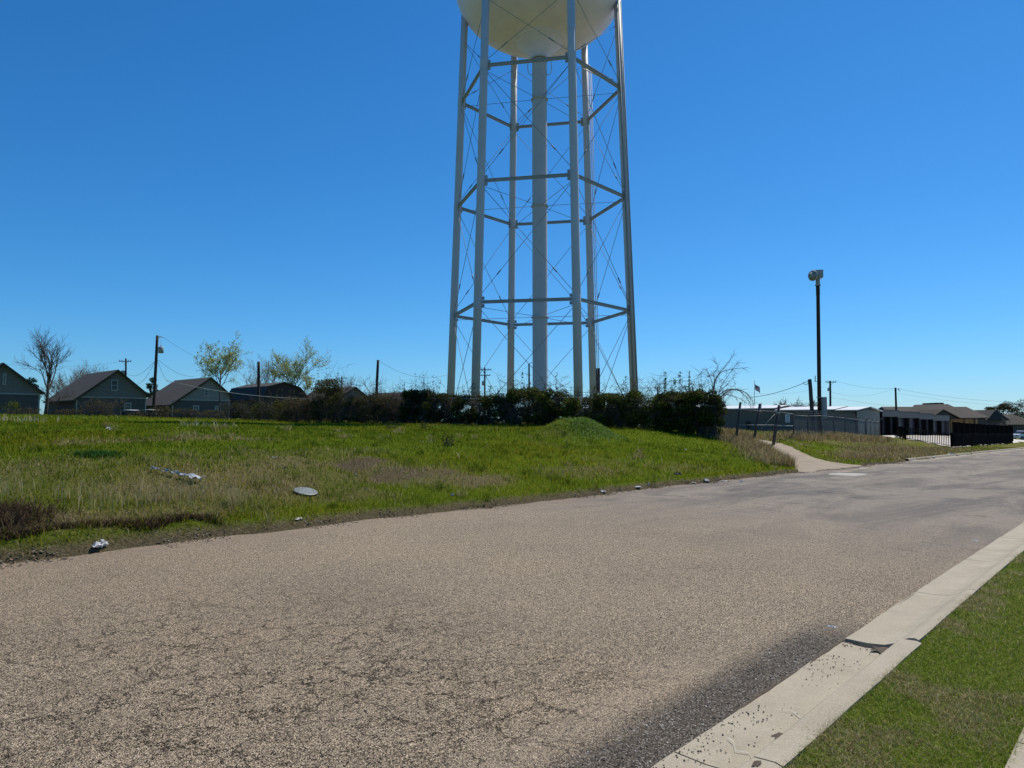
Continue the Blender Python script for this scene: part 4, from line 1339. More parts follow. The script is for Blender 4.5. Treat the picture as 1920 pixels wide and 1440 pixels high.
PG = 'wooden utility poles'
p1, t1 = pole('utility_pole', 'dark leaning utility pole with a transformer between two grey houses', 'utility pole', 287, 295, 629, 70, .16, group=PG, can=(.42, 1.45, .24, .62))
mb = MB(); mb.path([t1 + Vector((0, 0, -.25)), t1 + Vector((.30, 0, -.10)), t1 + Vector((.62, 0, -.22))], .04, 6)
mb.tube(t1 + Vector((.36, 0, -.2)), t1 + Vector((.42, -.05, -1.05)), .012, n=5); mb.build('bracket', 'grey_metal', p1, True)
p2, t2 = pole('utility_pole', 'small distant pole with crossarm rising behind the roof of the second house', 'utility pole', 236, 236, 672, 118, .17, group=PG, arms=[(.5, .95, .2)], can=(-.4, 2.5, .3, .9))
p3, t3 = pole('pole_stub', 'cut off black pole standing in front of the gambrel barn', 'pole', 485, 485, 678, 66, .13, group='bare pole stubs', rtop=.13)
p4, t4 = pole('pole_stub', 'bare dark pole leaning right among the brambles left of the tower', 'pole', 703, 709, 675, 56, .12, group='bare pole stubs', rtop=.1)
pole('utility_pole', 'tiny distant pole with two crossarms behind the olive bush', 'utility pole', 641, 641, 706, 150, .17, group=PG, arms=[(.35, 1.1, .05), (1., .9, .05)])
p6, t6 = pole('utility_pole', 'pole with two crossarms and a can seen between the left tower legs', 'utility pole', 909, 909, 689, 120, .16, group=PG, arms=[(.4, 1.1, .1), (1.35, .95, .1)], can=(-.25, 2.7, .25, .7))
p7, t7 = pole('lamp_pole', 'street lamp pole with short arm just left of the tower riser', 'street lamp', 992, 992, 681, 105, .15, group=None)
mb = MB(); mb.path([t7 + Vector((0, 0, -.15)), t7 + Vector((.3, 0, .1)), t7 + Vector((.7, 0, .12))], .045, 6)
mb.obox(t7 + Vector((.85, 0, .10)), Vector((.25, 0, 0)), Vector((0, .12, 0)), Vector((0, 0, .07))); mb.build('lamp_arm', 'grey_metal', p7, True)
p8, t8 = pole('utility_pole', 'small far pole with one crossarm just right of the tower', 'utility pole', 1233, 1233, 725, 150, .17, group=PG, arms=[(.3, .7, .0)])
p9, t9 = pole('utility_pole', 'pole with crossarm and insulators right of the siren pole', 'utility pole', 1557, 1556.5, 714, 125, .2, group=PG, arms=[(.25, .95, .05)], can=(-.3, 1.55, .22, .5))
p10, t10 = pole('utility_pole', 'bare topped pole above the storage units on the right', 'utility pole', 1681, 1679, 727, 125, .2, group=PG)
mb = MB(); mb.path([t10 + Vector((0, -.1, -.15)), t10 + Vector((.4, -.1, -.25)), t10 + Vector((.7, -.1, -.6))], .05, 6)
mb.tube(t10 + Vector((.4, -.1, -.3)), t10 + Vector((.62, -.1, -.1)), .08, n=6); mb.build('bracket', 'grey_metal', p10, True)
p11, t11 = pole('pole_stub', 'short weathered pole leaning left against the siren pole', 'pole', 1526, 1518, 711, 54.5, .15, 'pole_grey', 'bare pole stubs', rtop=.14)
mb = MB(); mb.path([t11 + Vector((-.1, -.12, -.2)), t11 + Vector((-.3, -.15, -.45)), t11 + Vector((-.5, -.15, -.4)), t11 + Vector((-.52, -.15, -.2))], .02, 5); mb.build('cable_loop', 'wire', p11, True)

# warning siren
bS = ground_at(1536.5, 55.5)
sr = thing('siren_pole', 'tall dark pole carrying a grey warning siren beside the fence', 'siren', bS)
tS = at(1533.5, 534, 55.5)
mb = MB(); mb.path([bS + Vector((0, 0, -.2)), bS.lerp(tS, .5), bS.lerp(tS, .93), bS.lerp(tS, .931), tS], [.155, .145, .135, .15, .15], 14); mb.build('pole', 'pole', sr, True)
mb = MB(); mb.lathe(tS, [(.01, -.08), (.21, -.08), (.21, .02), (.16, .03), (.16, .42), (.20, .42), (.20, .46), (.01, .46)], 18, smooth=False); mb.build('rotator', 'siren', sr, True)
mb = MB(); cb = tS + Vector((0, 0, .78))
mb.obox(cb + Vector((.04, 0, .04)), Vector((.31, -.08, 0)), Vector((.07, .30, 0)), Vector((0, 0, .27)))
mb.obox(cb + Vector((.04, 0, .33)), Vector((.33, -.08, 0)), Vector((.07, .32, 0)), Vector((0, 0, .02))); hd = mb.build('motor_housing', 'siren', sr, True)
ax = Vector((-.86, -.46, -.08)).normalized()
mb = MB(); c0 = cb + Vector((-.12, -.10, -.08)); pr = [(0., .14), (.12, .16), (.22, .26), (.34, .38), (.44, .42), (.50, .41), (.53, .36), (.45, .20), (.44, .02)]
mb.path([c0 + ax * s for s, _ in pr], [r for _, r in pr], 28); mb.build('horn', 'siren', sr, True)
# control cabinet and whip antenna strapped to the pole
q = at(1544.5, 760, 55.3); mb = MB(); z0, z1 = at(1544, 785, 55.3).z, at(1544, 744.5, 55.3).z
mb.box((q.x - .17, q.y - .2, z0), (q.x + .17, q.y + .18, z1)); mb.box((q.x - .13, q.y - .225, z0 + .1), (q.x + .13, q.y - .203, z1 - .1)); cab = mb.build('control_cabinet', 'grey_metal', sr, True)
q = at(1528.5, 716, 55.5); mb = MB(); mb.tube(q, at(1528.5, 704, 55.5), .035, n=8); mb.tube(q + Vector((0, 0, .05)), at(1533, 716, 55.5), .02, n=5); mb.build('antenna', 'grey_metal', sr, True)
mb = MB()
for z in (745, 775):
    qq = at(1536, z, 55.5); mb.lathe(qq, [(.17, -.04), (.185, -.04), (.185, .04), (.17, .04)], 16, smooth=False)
mb.build('strap', 'galv', sr, True)

# flag on its staff
bF = ground_at(1415, 112); tF = at(1414.5, 715, 112)
fl = thing('flagpole', 'slim flagpole flying a small striped flag beyond the warehouse', 'flagpole', bF)
mb = MB(); mb.tube(bF, tF, .05, .035, 10); mb.lathe(tF, [(.01, 0), (.06, .03), (.06, .08), (.01, .12)], 10); mb.build('staff', 'galv', fl, True)
mb = MB(); p0 = at(1415, 719, 112); fw, fh = 1.0, 1.25
nx_, ny_ = 16, 13
for j in range(ny_ + 1):
    for i in range(nx_ + 1):
        s, t_ = i / nx_, j / ny_
        mb.v.append((p0.x + .04 + s * fw * .82, p0.y + .12 * math.sin(s * 7 + t_), p0.z - t_ * fh * .72 - s * .72 - .06 * math.sin(s * 6)))
for j in range(ny_):
    for i in range(nx_):
        a = j * (nx_ + 1) + i; mb.f.append([a, a + 1, a + nx_ + 2, a + nx_ + 1]); mb.sm.append(True)
        mb.mi.append(2 if (i < 7 and j < 7) else (0 if j % 2 == 0 else 1))
fg = mb.build('flag', ['red', 'white', 'blue'], fl, True)
mb = MB()
for j in range(9):
    for i in range(6 if j % 2 == 0 else 5):
        s = (i + (.6 if j % 2 == 0 else 1.1)) / 6.3 * 7 / 16; t_ = (j + .7) / 9.6 * 7 / 13
        c_ = Vector((p0.x + .04 + s * fw * .82, p0.y + .12 * math.sin(s * 7 + t_) - .008, p0.z - t_ * fh * .72 - s * .72 - .06 * math.sin(s * 6)))
        P = [c_ + Vector((math.sin(w * PI / 5) * (.022 if w % 2 == 0 else .009), 0, math.cos(w * PI / 5) * (.022 if w % 2 == 0 else .009))) for w in range(10)]
        mb.add(P, [tuple(range(10))])
mb.build('stars', 'white', fg, False)
for v_ in bpy.data.objects['stars'].data.vertices: v_.co = v_.co - fl.location


def wire(label, p, q, sag, r=.014, mat='wire', name='power_line'):
    p, q = Vector(p), Vector(q); pts = []
    for k in range(21):
        t_ = k / 20; w_ = p.lerp(q, t_); w_.z -= sag * 4 * t_ * (1 - t_); pts.append(w_)
    mb = MB(); mb.path(pts, r, 5); tag(mb.build(name, mat), label, 'wire', 'overhead wires')


m1 = at(292, 675, 70)
wire('wire from the transformer pole to the pole behind the second roof', m1, at(238, 700, 118), .9, .016)
wire('lower drooping wire from the transformer pole toward the second roof', m1, at(242, 708, 118), 1.7, .016)
wire('thin wire from the transformer pole down toward the budding tree', m1 + Vector((.3, 0, 0)), at(362, 706, 76), .4, .013)
wire('wire looping from the transformer pole to the third grey house', m1 + Vector((.2, 0, 0)), at(328, 714, 79.5), 1.0, .013)
wire('faint wire leaving the top bracket of the transformer pole', t1 + Vector((.62, 0, -.22)), at(470, 690, 120), 1.2, .011)
wire('pale fallen cable sagging in front of the barn', at(312, 713, 64), at(585, 748, 54.3), .35, .022, 'cable')
wire('thin wire from the leaning pole stub to the tower hedge', t4, at(838, 703, 60), .7, .010)
wire('faint wire behind the leaning pole stub', at(640, 728, 90), at(800, 722, 90), .8, .011)
wire('wire crossing behind the tower riser to the lamp pole', t6 + Vector((.9, 0, -.35)), t7 + Vector((0, 0, -.2)), 1.5, .012)
wire('thick service cable rising to the leaning stub by the siren', t11 + Vector((0, 0, -.1)), at(1405, 745, 70), .25, .022)
wire('upper wire between the two poles right of the siren', t9 + Vector((.9, 0, 0)), t10 + Vector((0, 0, -.1)), .5, .014)
wire('second wire between the two poles right of the siren', t9 + Vector((0, 0, -1.9)), t10 + Vector((0, 0, .0)), 1.1, .012)
wire('lowest wire running from the siren side pole across the right sky', t9 + Vector((0, 0, -2.9)), at(1800, 771, 122), .4, .013)
wire('upper wire leaving the bare topped pole to the right edge', t10 + Vector((.4, 0, -.2)), at(1990, 752, 150), 1.0, .015)
wire('lower wire leaving the bare topped pole to the right edge', t10 + Vector((0, 0, -.9)), at(1990, 762, 150), .8, .012)
wire('faint wire across the sky left of the siren pole', at(1395, 735, 115), t9 + Vector((-.8, 0, -.9)), .8, .010)
wire('high thin wire on the far left behind the bare tree', at(-40, 676, 110), t2 + Vector((0, 0, -.4)), 1.0, .011)


# ------------------------------------------------------------------ trees
def grow(mb, p, d, L, r, lv, maxl, tips, cfg):
    nseg = 4 if lv < 2 else 3
    pts = [Vector(p)]; dirs = []
    for k in range(nseg):
        rv = Vector((random.gauss(0, 1), random.gauss(0, 1), random.gauss(0, 1))) * cfg['wander'] * (1 if lv else .5)
        d = (d + rv + Vector((0, 0, cfg['up'] * (.4 if lv < 1 else 1)))).normalized()
        p = pts[-1] + d * (L / nseg); pts.append(p); dirs.append(d)
    tr = cfg.get('tap', .55)
    rad = [r * (1 - (1 - tr) * k / nseg) for k in range(nseg + 1)]
    if lv == maxl: rad[-1] = r * .25
    mb.path(pts, rad, 7 if lv == 0 else (5 if lv == 1 else 3), caps=(lv == 0))
    if lv >= maxl - 1:
        for k in range(1, nseg + 1): tips.append((pts[k], dirs[k - 1]))
    if lv < maxl:
        nk = cfg['kids'][min(lv, len(cfg['kids']) - 1)]
        for j in range(nk):
            t_ = cfg['t0'][min(lv, len(cfg['t0']) - 1)]; t_ = t_ + (1 - t_) * (j + random.random()) / nk
            t_ = min(t_, .999); i = int(t_ * nseg); q = pts[i].lerp(pts[i + 1], t_ * nseg - i)
            a = dirs[i]; o1 = a.orthogonal().normalized(); o2 = a.cross(o1)
            w_ = random.uniform(0, 2 * PI); sp = math.radians(random.gauss(cfg['spread'], 9))
            nd = a * math.cos(sp) + (o1 * math.cos(w_) + o2 * math.sin(w_)) * math.sin(sp)
            grow(mb, q, nd, L * random.uniform(*cfg['len']), max(rad[i] * random.uniform(.45, .65), cfg['rmin']), lv + 1, maxl, tips, cfg)


def tree(label, base, height, cfg, lean=(0, 0), bark='bark', leaves=None, name='tree', cat='tree', group=None, seed=0, stems=1):
    random.seed(1000 + seed)
    t = thing(name, label, cat, base, 0, group)
    mb = MB(); tips = []
    for s in range(stems):
        d = Vector((lean[0] + (random.uniform(-.35, .35) if stems > 1 else 0), lean[1] + (random.uniform(-.35, .35) if stems > 1 else 0), 1)).normalized()
        grow(mb, Vector((random.uniform(-.2, .2) if stems > 1 else 0, 0, -.15)), d, height * cfg['trunk'], cfg['r'] / (1 if stems == 1 else 1.6), 0, cfg['lv'], tips, cfg)
    # fit the crown to the wanted height
    mz = max(p[2] for p in mb.v); f_ = height / mz
    mb.v = [(x * f_, y * f_, z * f_) for x, y, z in mb.v]
    mb.build('trunk', bark, t)
    if leaves:
        n, size, pal, spread = leaves
        idx = rng.integers(0, len(tips), n)
        P = np.array([tips[i][0] for i in idx]) * f_ + rng.normal(size=(n, 3)) * spread
        leaf_quads('crown', P, size, tint(n, pal), t)
    random.seed(seed + 5)
    return t


BARE = dict(wander=.14, up=.10, kids=[7, 6, 5, 4], t0=[.35, .25, .2], spread=38, len=(.45, .68), r=.13, rmin=.012, trunk=.55, lv=4)
VASE = dict(wander=.13, up=.13, kids=[6, 5, 5, 4], t0=[.5, .3, .2], spread=32, len=(.5, .72), r=.15, rmin=.012, trunk=.5, lv=4)
THIN = dict(wander=.16, up=.08, kids=[6, 5, 4, 3], t0=[.55, .25, .2], spread=42, len=(.42, .65), r=.085, rmin=.010, trunk=.58, lv=4)
BUSH = dict(wander=.2, up=.05, kids=[6, 5, 4], t0=[.3, .2, .2], spread=40, len=(.5, .75), r=.05, rmin=.007, trunk=.6, lv=3)


def px_h(px, py, Y):
    return at(px, py, Y).z


def put(label, px, top, Y, cfg, **kw):
    b_ = ground_at(px, Y); return tree(label, b_, px_h(px, top, Y) - b_.z, cfg, **kw)


BT = 'bare winter trees'
put('tallest bare tree at the left, leaning right between the first two houses', 84, 608, 60, VASE, lean=(.12, 0), group=BT, seed=1)
put('bare sapling bending right in front of the second house roof', 92, 700, 60.5, dict(THIN, r=.07), lean=(.75, 0), group=BT, seed=2, bark='twig_dark')
put('small dark bare tree before the wall of the second house', 226, 742, 64, dict(THIN, r=.07, lv=3), group=BT, seed=3, bark='twig_dark')
put('broad bare tree behind the roof of the second house', 150, 676, 112, VASE, group=BT, seed=4, bark='twig')
put('bare tree crown farther back, left of the distant crossarm pole', 185, 672, 118, VASE, group=BT, seed=5, bark='twig')
put('low bare tree hazing the gap left of the second roof', 118, 690, 105, BARE, group=BT, seed=6, bark='twig')
SPR = [(.34, .40, .12), (.42, .46, .15), (.26, .33, .09), (.48, .49, .20)]
put('thin trunked tree with fresh yellow green leaves before the third house', 411, 622, 66, dict(THIN, t0=[.62, .2, .2], trunk=.66, kids=[10, 6, 4, 3], wander=.07, r=.10, len=(.40, .58), spread=46), leaves=(4600, .13, SPR, .07), group='budding trees', seed=7)
put('wide budding tree rising behind the gambrel barn', 562, 632, 100, dict(VASE, t0=[.35, .25, .2], kids=[8, 6, 4, 3], spread=36), leaves=(7500, .17, SPR, .10), group='budding trees', seed=8)
put('bare tree left of the barn roof, behind the cut off pole', 475, 660, 104, BARE, group=BT, seed=9, bark='twig')
put('bare tree rising directly over the barn ridge', 508, 654, 103, VASE, lean=(.1, 0), group=BT, seed=10, bark='twig')
put('bare thin tree over the low brown roof', 690, 690, 112, dict(THIN, lv=3), group=BT, seed=11, bark='twig')
put('bare scraggly tree right of the tiny double crossarm pole', 655, 698, 118, BARE, group=BT, seed=12, bark='twig')
for k, (px, top, lab) in enumerate([(1478, 744, 'round bare tree crown over the warehouse roof, left of the siren'), (1497, 741, 'round bare tree crown over the warehouse roof, nearest the leaning stub'), (1532, 742, 'bare tree crown directly behind the siren pole base')]):
    put(lab, px, top, 150, dict(VASE, r=.2, rmin=.035, spread=48, up=.03, t0=[.25, .2, .2], kids=[9, 6, 5, 4], len=(.6, .85)), group=BT, seed=20 + k, bark='twig')
put('low bare treetop above the pale storage door', 1645, 763, 150, dict(VASE, r=.2, rmin=.03), group=BT, seed=24, bark='twig')
put('pale bare tree in front of the far right houses', 1887, 780, 128, dict(VASE, r=.12), group=BT, seed=25, bark='bark_pale')
put('leafless saplings beside the right tower leg', 1208, 688, 47, dict(BUSH, lv=2, rmin=.008), group=BT, seed=26, bark='twig', stems=3)


def crown_points(n, lumps):
    w_ = np.array([a[3] * a[4] * a[5] for a in lumps]) ** .67; k = rng.choice(len(lumps), n, p=w_ / w_.sum())
    L = np.array(lumps)[k]
    d = rng.normal(size=(n, 3)); d /= np.linalg.norm(d, axis=1)[:, None]
    rr = rng.uniform(.25, 1, n) ** .5
    return L[:, :3] + d * rr[:, None] * L[:, 3:6]


def evergreen(label, px, top, Y, wpx, pal, n=3500, size=.22, seed=0, group=None):
    random.seed(3000 + seed)
    b_ = ground_at(px, Y); h = px_h(px, top, Y) - b_.z; w_ = wpx / F * Y / 2
    t = thing('tree', label, 'tree', b_, 0, group)
    mb = MB(); mb.path([(0, 0, -.2), (.1, 0, h * .4), (0, 0, h * .8)], [.18, .14, .05], 7)
    lumps = []
    for k in range(16):
        z = h * random.uniform(.42, .97); q = 1 - abs(z / h - .62) * 1.3
        a = random.uniform(0, 2 * PI); r_ = w_ * random.uniform(.2, .75) * q
        s = w_ * random.uniform(.22, .42)
        c_ = Vector((math.cos(a) * r_, math.sin(a) * r_, min(z, h - s * .6))); lumps.append((*c_, s, s, s * .7))
        mb.path([(0.05, 0, c_.z * .75), (c_.x * .6, c_.y * .6, c_.z * .93), c_], [.05, .035, .015], 5)
    mb.build('trunk', 'bark', t)
    P = crown_points(n, lumps)
    leaf_quads('crown', P, size, tint(n, pal), t)
    return t


DKG = [(.020, .036, .016), (.028, .048, .018), (.014, .026, .012)]
evergreen('small dark evergreen between the second and third houses', 281, 708, 100, 34, DKG, 1600, .2, 1, 'dark evergreens')
evergreen('dark tree peeping over the roof edge of the first house', 56, 705, 100, 46, DKG, 1600, .2, 2, 'dark evergreens')
OLV = [(.055, .05, .022), (.075, .06, .03), (.04, .042, .018)]
for k, (px, top, wp, lab) in enumerate([(1862, 763, 40, 'low brownish treetop behind the brown roof, leftmost of the far right trees'), (1882, 757, 46, 'round brownish treetop between its neighbours at the far right'), (1908, 749, 64, 'tallest brownish green tree at the right edge')]):
    evergreen(lab, px, top, 185, wp, OLV, 2600, .34, 10 + k, 'trees behind the right houses')


# ------------------------------------------------------------------ hedge of shrubs on the fence
def shrub(name, label, base, w_, h, dep, n, size, pal, nst, stem='twig_dark', seed=0, group='hedge shrubs in front of the tower', full=True, spike=.25, lowfill=1., flat=.28):
    random.seed(5000 + seed)
    t = thing(name, label, 'shrub', base, 0, group)
    mb = MB()
    for k in range(nst):
        x0 = random.uniform(-.42, .42) * w_; y0 = random.uniform(-.3, .3) * dep
        L = h * random.uniform(.55, 1.0 + spike)
        d = Vector((random.gauss(0, .22), random.gauss(0, .15), 1)).normalized(); p = Vector((x0, y0, -.1)); pts = [p]
        for s in range(5):
            d = (d + Vector((random.gauss(0, .16), random.gauss(0, .16), 0))).normalized(); pts.append(pts[-1] + d * L / 5)
        r0 = random.uniform(.012, .028)
        mb.path(pts, [r0 * (1 - .16 * s) for s in range(6)], 4, caps=False)
        for s in range(1, 6):
            for j in range(2):
                dd_ = Vector((random.gauss(0, 1), random.gauss(0, .7), random.uniform(-.2, .9))).normalized(); l2 = h * random.uniform(.12, .35)
                q1 = pts[s] + dd_ * l2 * .5; q2 = q1 + (dd_ + Vector((random.gauss(0, .4), random.gauss(0, .4), random.gauss(0, .3)))).normalized() * l2 * .5
                mb.path([pts[s], q1, q2], [.010, .008, .004], 3, caps=False)
    mb.build('stems', stem, t)
    lumps = []
    for k in range(int(24 + w_ * 11)):
        s = random.uniform(.16, .34) * min(1.3, h * .6)
        x = random.uniform(-.5, .5) * w_ * .92; y = random.uniform(-.5, .5) * dep * .8
        top_ = h * (1 - flat * abs(x / w_ * 2) ** 3) * random.uniform(.86, 1.0)
        z = random.uniform(.05 * h, top_ - s * .5) if random.random() < .75 * lowfill else top_ - s * random.uniform(.6, 1.)
        lumps.append((x, y, max(z, s * .4), s * random.uniform(.9, 1.6), s, s * random.uniform(.7, 1.1)))
    P = crown_points(n, lumps)
    ns = int(n * .014)          # shoots poking above
    for q in range(max(2, int(w_ * 2.2))):
        xs_ = random.uniform(-.45, .45) * w_; hh_ = h * random.uniform(1.0, 1.0 + spike); m_ = ns // max(2, int(w_ * 2.2))
        if m_ > 1:
            tt = rng.uniform(.6, 1, m_); P = np.concatenate([P, np.stack([xs_ + rng.normal(size=m_) * .05 + (tt - .6) * random.gauss(0, .3), rng.normal(size=m_) * .06, tt * hh_], 1)])
    P[:, 2] = np.abs(P[:, 2]) + .02
    leaf_quads('foliage', P, size, tint(len(P), pal, jit=.3), t)
    return t


def hline(px):
    Y = float(np.interp(px, [530, 600, 770, 1000, 1200, 1350, 1390], [53.5, 52.5, 49, 45, 42, 40, 39.7]))
    return ground_at(px, Y), Y


DARK = [(.040, .056, .014), (.055, .075, .016), (.026, .036, .012), (.08, .105, .025), (.065, .05, .028)]
MID = [(.08, .12, .018), (.115, .16, .026), (.055, .082, .016), (.16, .20, .04), (.09, .07, .035)]
BRW = [(.11, .088, .05), (.08, .064, .038), (.15, .12, .06), (.07, .07, .025)]
OLI = [(.10, .098, .026), (.075, .078, .024), (.13, .12, .035), (.06, .055, .025)]
HEDGE = [  # px, width px, top y, leaves, size, palette, stems, label
 (531, 30, 748, 900, .10, OLI, 8, 'small pale green shrub at the left end of the hedge'),
 (572, 66, 744, 1800, .09, BRW, 34, 'brown tangled bramble in front of the barn end'),
 (613, 42, 706, 2400, .10, OLI, 16, 'tall olive green shrub standing out above the brambles'),
 (652, 66, 738, 2600, .09, OLI, 30, 'olive and tan bramble right of the tall olive shrub'),
 (696, 62, 738, 2400, .09, BRW + DARK, 34, 'dark brown bramble around the leaning pole stub'),
 (742, 66, 740, 2200, .09, BRW, 44, 'bare twiggy thicket left of the black ivy mass'),
 (786, 58, 729, 4800, .10, DARK, 24, 'black ivy mass, tallest lump left of the tower legs'),
 (832, 62, 738, 4200, .10, DARK, 26, 'dark hedge shrub at the foot of the leftmost tower leg'),
 (886, 66, 740, 4200, .10, DARK, 26, 'dark hedge shrub hiding the foot of the front left tower leg'),
 (938, 56, 737, 3800, .10, DARK + MID, 22, 'dark green shrub between the front left leg and the riser'),
 (988, 62, 726, 4800, .11, MID + DARK, 22, 'leafy green shrub in front of the lamp pole and riser'),
 (1040, 58, 728, 4200, .11, MID + DARK, 20, 'leafy shrub just right of the tower riser'),
 (1096, 66, 741, 3200, .10, DARK + MID, 22, 'thin dark shrub behind the grassy mound, by the front right leg'),
 (1150, 60, 736, 3600, .10, MID + DARK, 22, 'shrub between the ladder leg and the right tower leg'),
 (1193, 40, 733, 2800, .10, DARK + MID, 18, 'ivy growing around the foot of the right tower leg'),
 (1229, 34, 742, 800, .11, MID, 8, 'sparse see through shrub in the gap right of the tower'),
 (1262, 62, 729, 7000, .11, DARK + MID, 34, 'big dense bush, left half, right of the tower'),
 (1312, 78, 726, 8500, .11, DARK + MID, 40, 'big dense bush at the right end of the hedge'),
]
for k, (px, wp, top, n, size, pal, nst, lab) in enumerate(HEDGE):
    b_, Y = hline(px); h = px_h(px, top, Y) - b_.z
    shrub('shrub', lab, b_, wp / F * Y * (1.16 if k < 16 else 1.0), h, 2.2, int(n * 3.8), size * .95, pal, int(nst * 1.8), seed=k, flat=.10 if k < 16 else .38, spike=.42)
# arching bare shrub at the end of the hedge
bA, YA = hline(1335)
random.seed(77)
ar = thing('shrub', 'bare shrub with long branches arching right over the leaning posts', 'shrub', bA, 0, 'hedge shrubs in front of the tower')
mb = MB()


def arch(p0, pts_px, r0, sub=8):
    P = [p0] + [at(x, y, YA + random.uniform(-.4, .4)) for x, y in pts_px]
    # smooth
    Q = []
    for i in range(len(P) - 1):
        a0 = P[max(i - 1, 0)]; a1 = P[i]; a2 = P[i + 1]; a3 = P[min(i + 2, len(P) - 1)]
        for s in range(4):
            t_ = s / 4
            Q.append(.5 * ((2 * a1) + (a2 - a0) * t_ + (2 * a0 - 5 * a1 + 4 * a2 - a3) * t_ ** 2 + (-a0 + 3 * a1 - 3 * a2 + a3) * t_ ** 3))
    Q.append(P[-1])
    n = len(Q); mb.path(Q, [max(.006, r0 * (1 - .85 * i / n)) for i in range(n)], 6)
    for i in range(n // 3, n):
        for j in range(sub // 4 + 1):
            d = (Q[min(i + 1, n - 1)] - Q[max(i - 1, 0)]).normalized()
            d = (d + Vector((random.gauss(0, .6), random.gauss(0, .5), random.gauss(-.1, .5)))).normalized(); l = random.uniform(.15, .6)
            e1 = Q[i] + d * l * .5; e2 = e1 + (d + Vector((random.gauss(0, .3), 0, random.gauss(-.2, .3)))).normalized() * l * .5
            mb.path([Q[i], e1, e2], [.008, .006, .003], 3, caps=False)


for r0, pts in [(.05, [(1342, 760), (1356, 740), (1372, 731), (1390, 732), (1404, 742), (1413, 757)]), (.04, [(1340, 755), (1352, 738), (1368, 730), (1386, 733), (1400, 746), (1408, 760)]),
                (.04, [(1336, 735), (1344, 708), (1358, 688), (1376, 666)]), (.03, [(1338, 730), (1350, 700), (1372, 692), (1396, 690)]), (.025, [(1336, 728), (1330, 705), (1322, 692), (1310, 704)]),
                (.025, [(1345, 745), (1362, 722), (1380, 702)]), (.02, [(1340, 720), (1338, 700), (1346, 690), (1340, 676)]), (.03, [(1352, 748), (1374, 742), (1395, 752)]), (.02, [(1348, 735), (1376, 690), (1383, 680)])]:
    arch(Vector((bA.x + random.uniform(-.2, .3), bA.y, bA.z)), pts, r0)
mb.build('stems', 'twig', ar, True)
# tall leafy shoot in the big bush
P = []
for k in range(160):
    z = random.random(); c_ = at(1292.5 + random.gauss(0, 1.6) * (1.2 - z), 742 - 46 * z, 41); P.append((c_.x, c_.y + random.gauss(0, .06), c_.z))
t = thing('shrub', 'slender leafy shoot standing straight up out of the big bush', 'shrub', at(1292.5, 790, 41), 0, 'hedge shrubs in front of the tower')
mb = MB(); mb.path([at(1292.5, 800, 41), at(1292, 745, 41), at(1293, 697, 41)], [.02, .015, .006], 5); mb.build('stems', 'twig_dark', t, True)
leaf_quads('foliage', np.array(P) - np.array(t.location), .09, tint(len(P), MID), t)
# brush along the foot of the houses
for k, (px, wp, top, Y, n, pal, nst, lab) in enumerate([
        (22, 34, 752, 60, 700, MID, 8, 'green weedy shrub below the first house window'), (52, 50, 764, 61, 500, BRW, 26, 'dark twiggy brush at the foot of the first house'),
        (128, 60, 766, 62, 600, BRW, 26, 'low brush between the first and second houses'), (186, 62, 748, 62, 900, BRW, 44, 'dense dark brush before the corner of the second house'),
        (258, 50, 772, 60, 500, BRW, 20, 'low brush behind the white tarpaulin'), (308, 44, 762, 60, 900, BRW + OLI, 26, 'brown brush at the foot of the transformer pole'),
        (352, 54, 766, 62, 700, BRW, 30, 'brush in front of the third house'), (404, 54, 768, 61, 700, BRW, 30, 'brush around the thin trunked budding tree'),
        (450, 60, 752, 60, 1600, DARK, 40, 'black brush at the left corner of the barn'), (500, 56, 752, 58, 1800, DARK, 40, 'black brush before the barn wall')]):
    b_ = ground_at(px, Y); shrub('shrub', lab, b_, wp / F * Y, px_h(px, top, Y) - b_.z, 1.2, n, .10, pal, nst, seed=60 + k, group='brush along the house backs')
# small dark weeds standing in the field
for k, (px, py, lab) in enumerate([(735, 806, 'small dark weed clump in the field below the hedge, left one'), (793, 806, 'small dark weed clump in the field below the hedge, right one'), (838, 836, 'dark weed clump standing alone mid field')]):
    q = ground_hit(px, py); shrub('weed_clump', lab, q, .35, .38, .3, 90, .07, DARK, 5, seed=90 + k, group='weed clumps in the field')

# ------------------------------------------------------------------ fences
M['mesh'] = surf('fence_mesh', (.22, .22, .22), .5, .1)


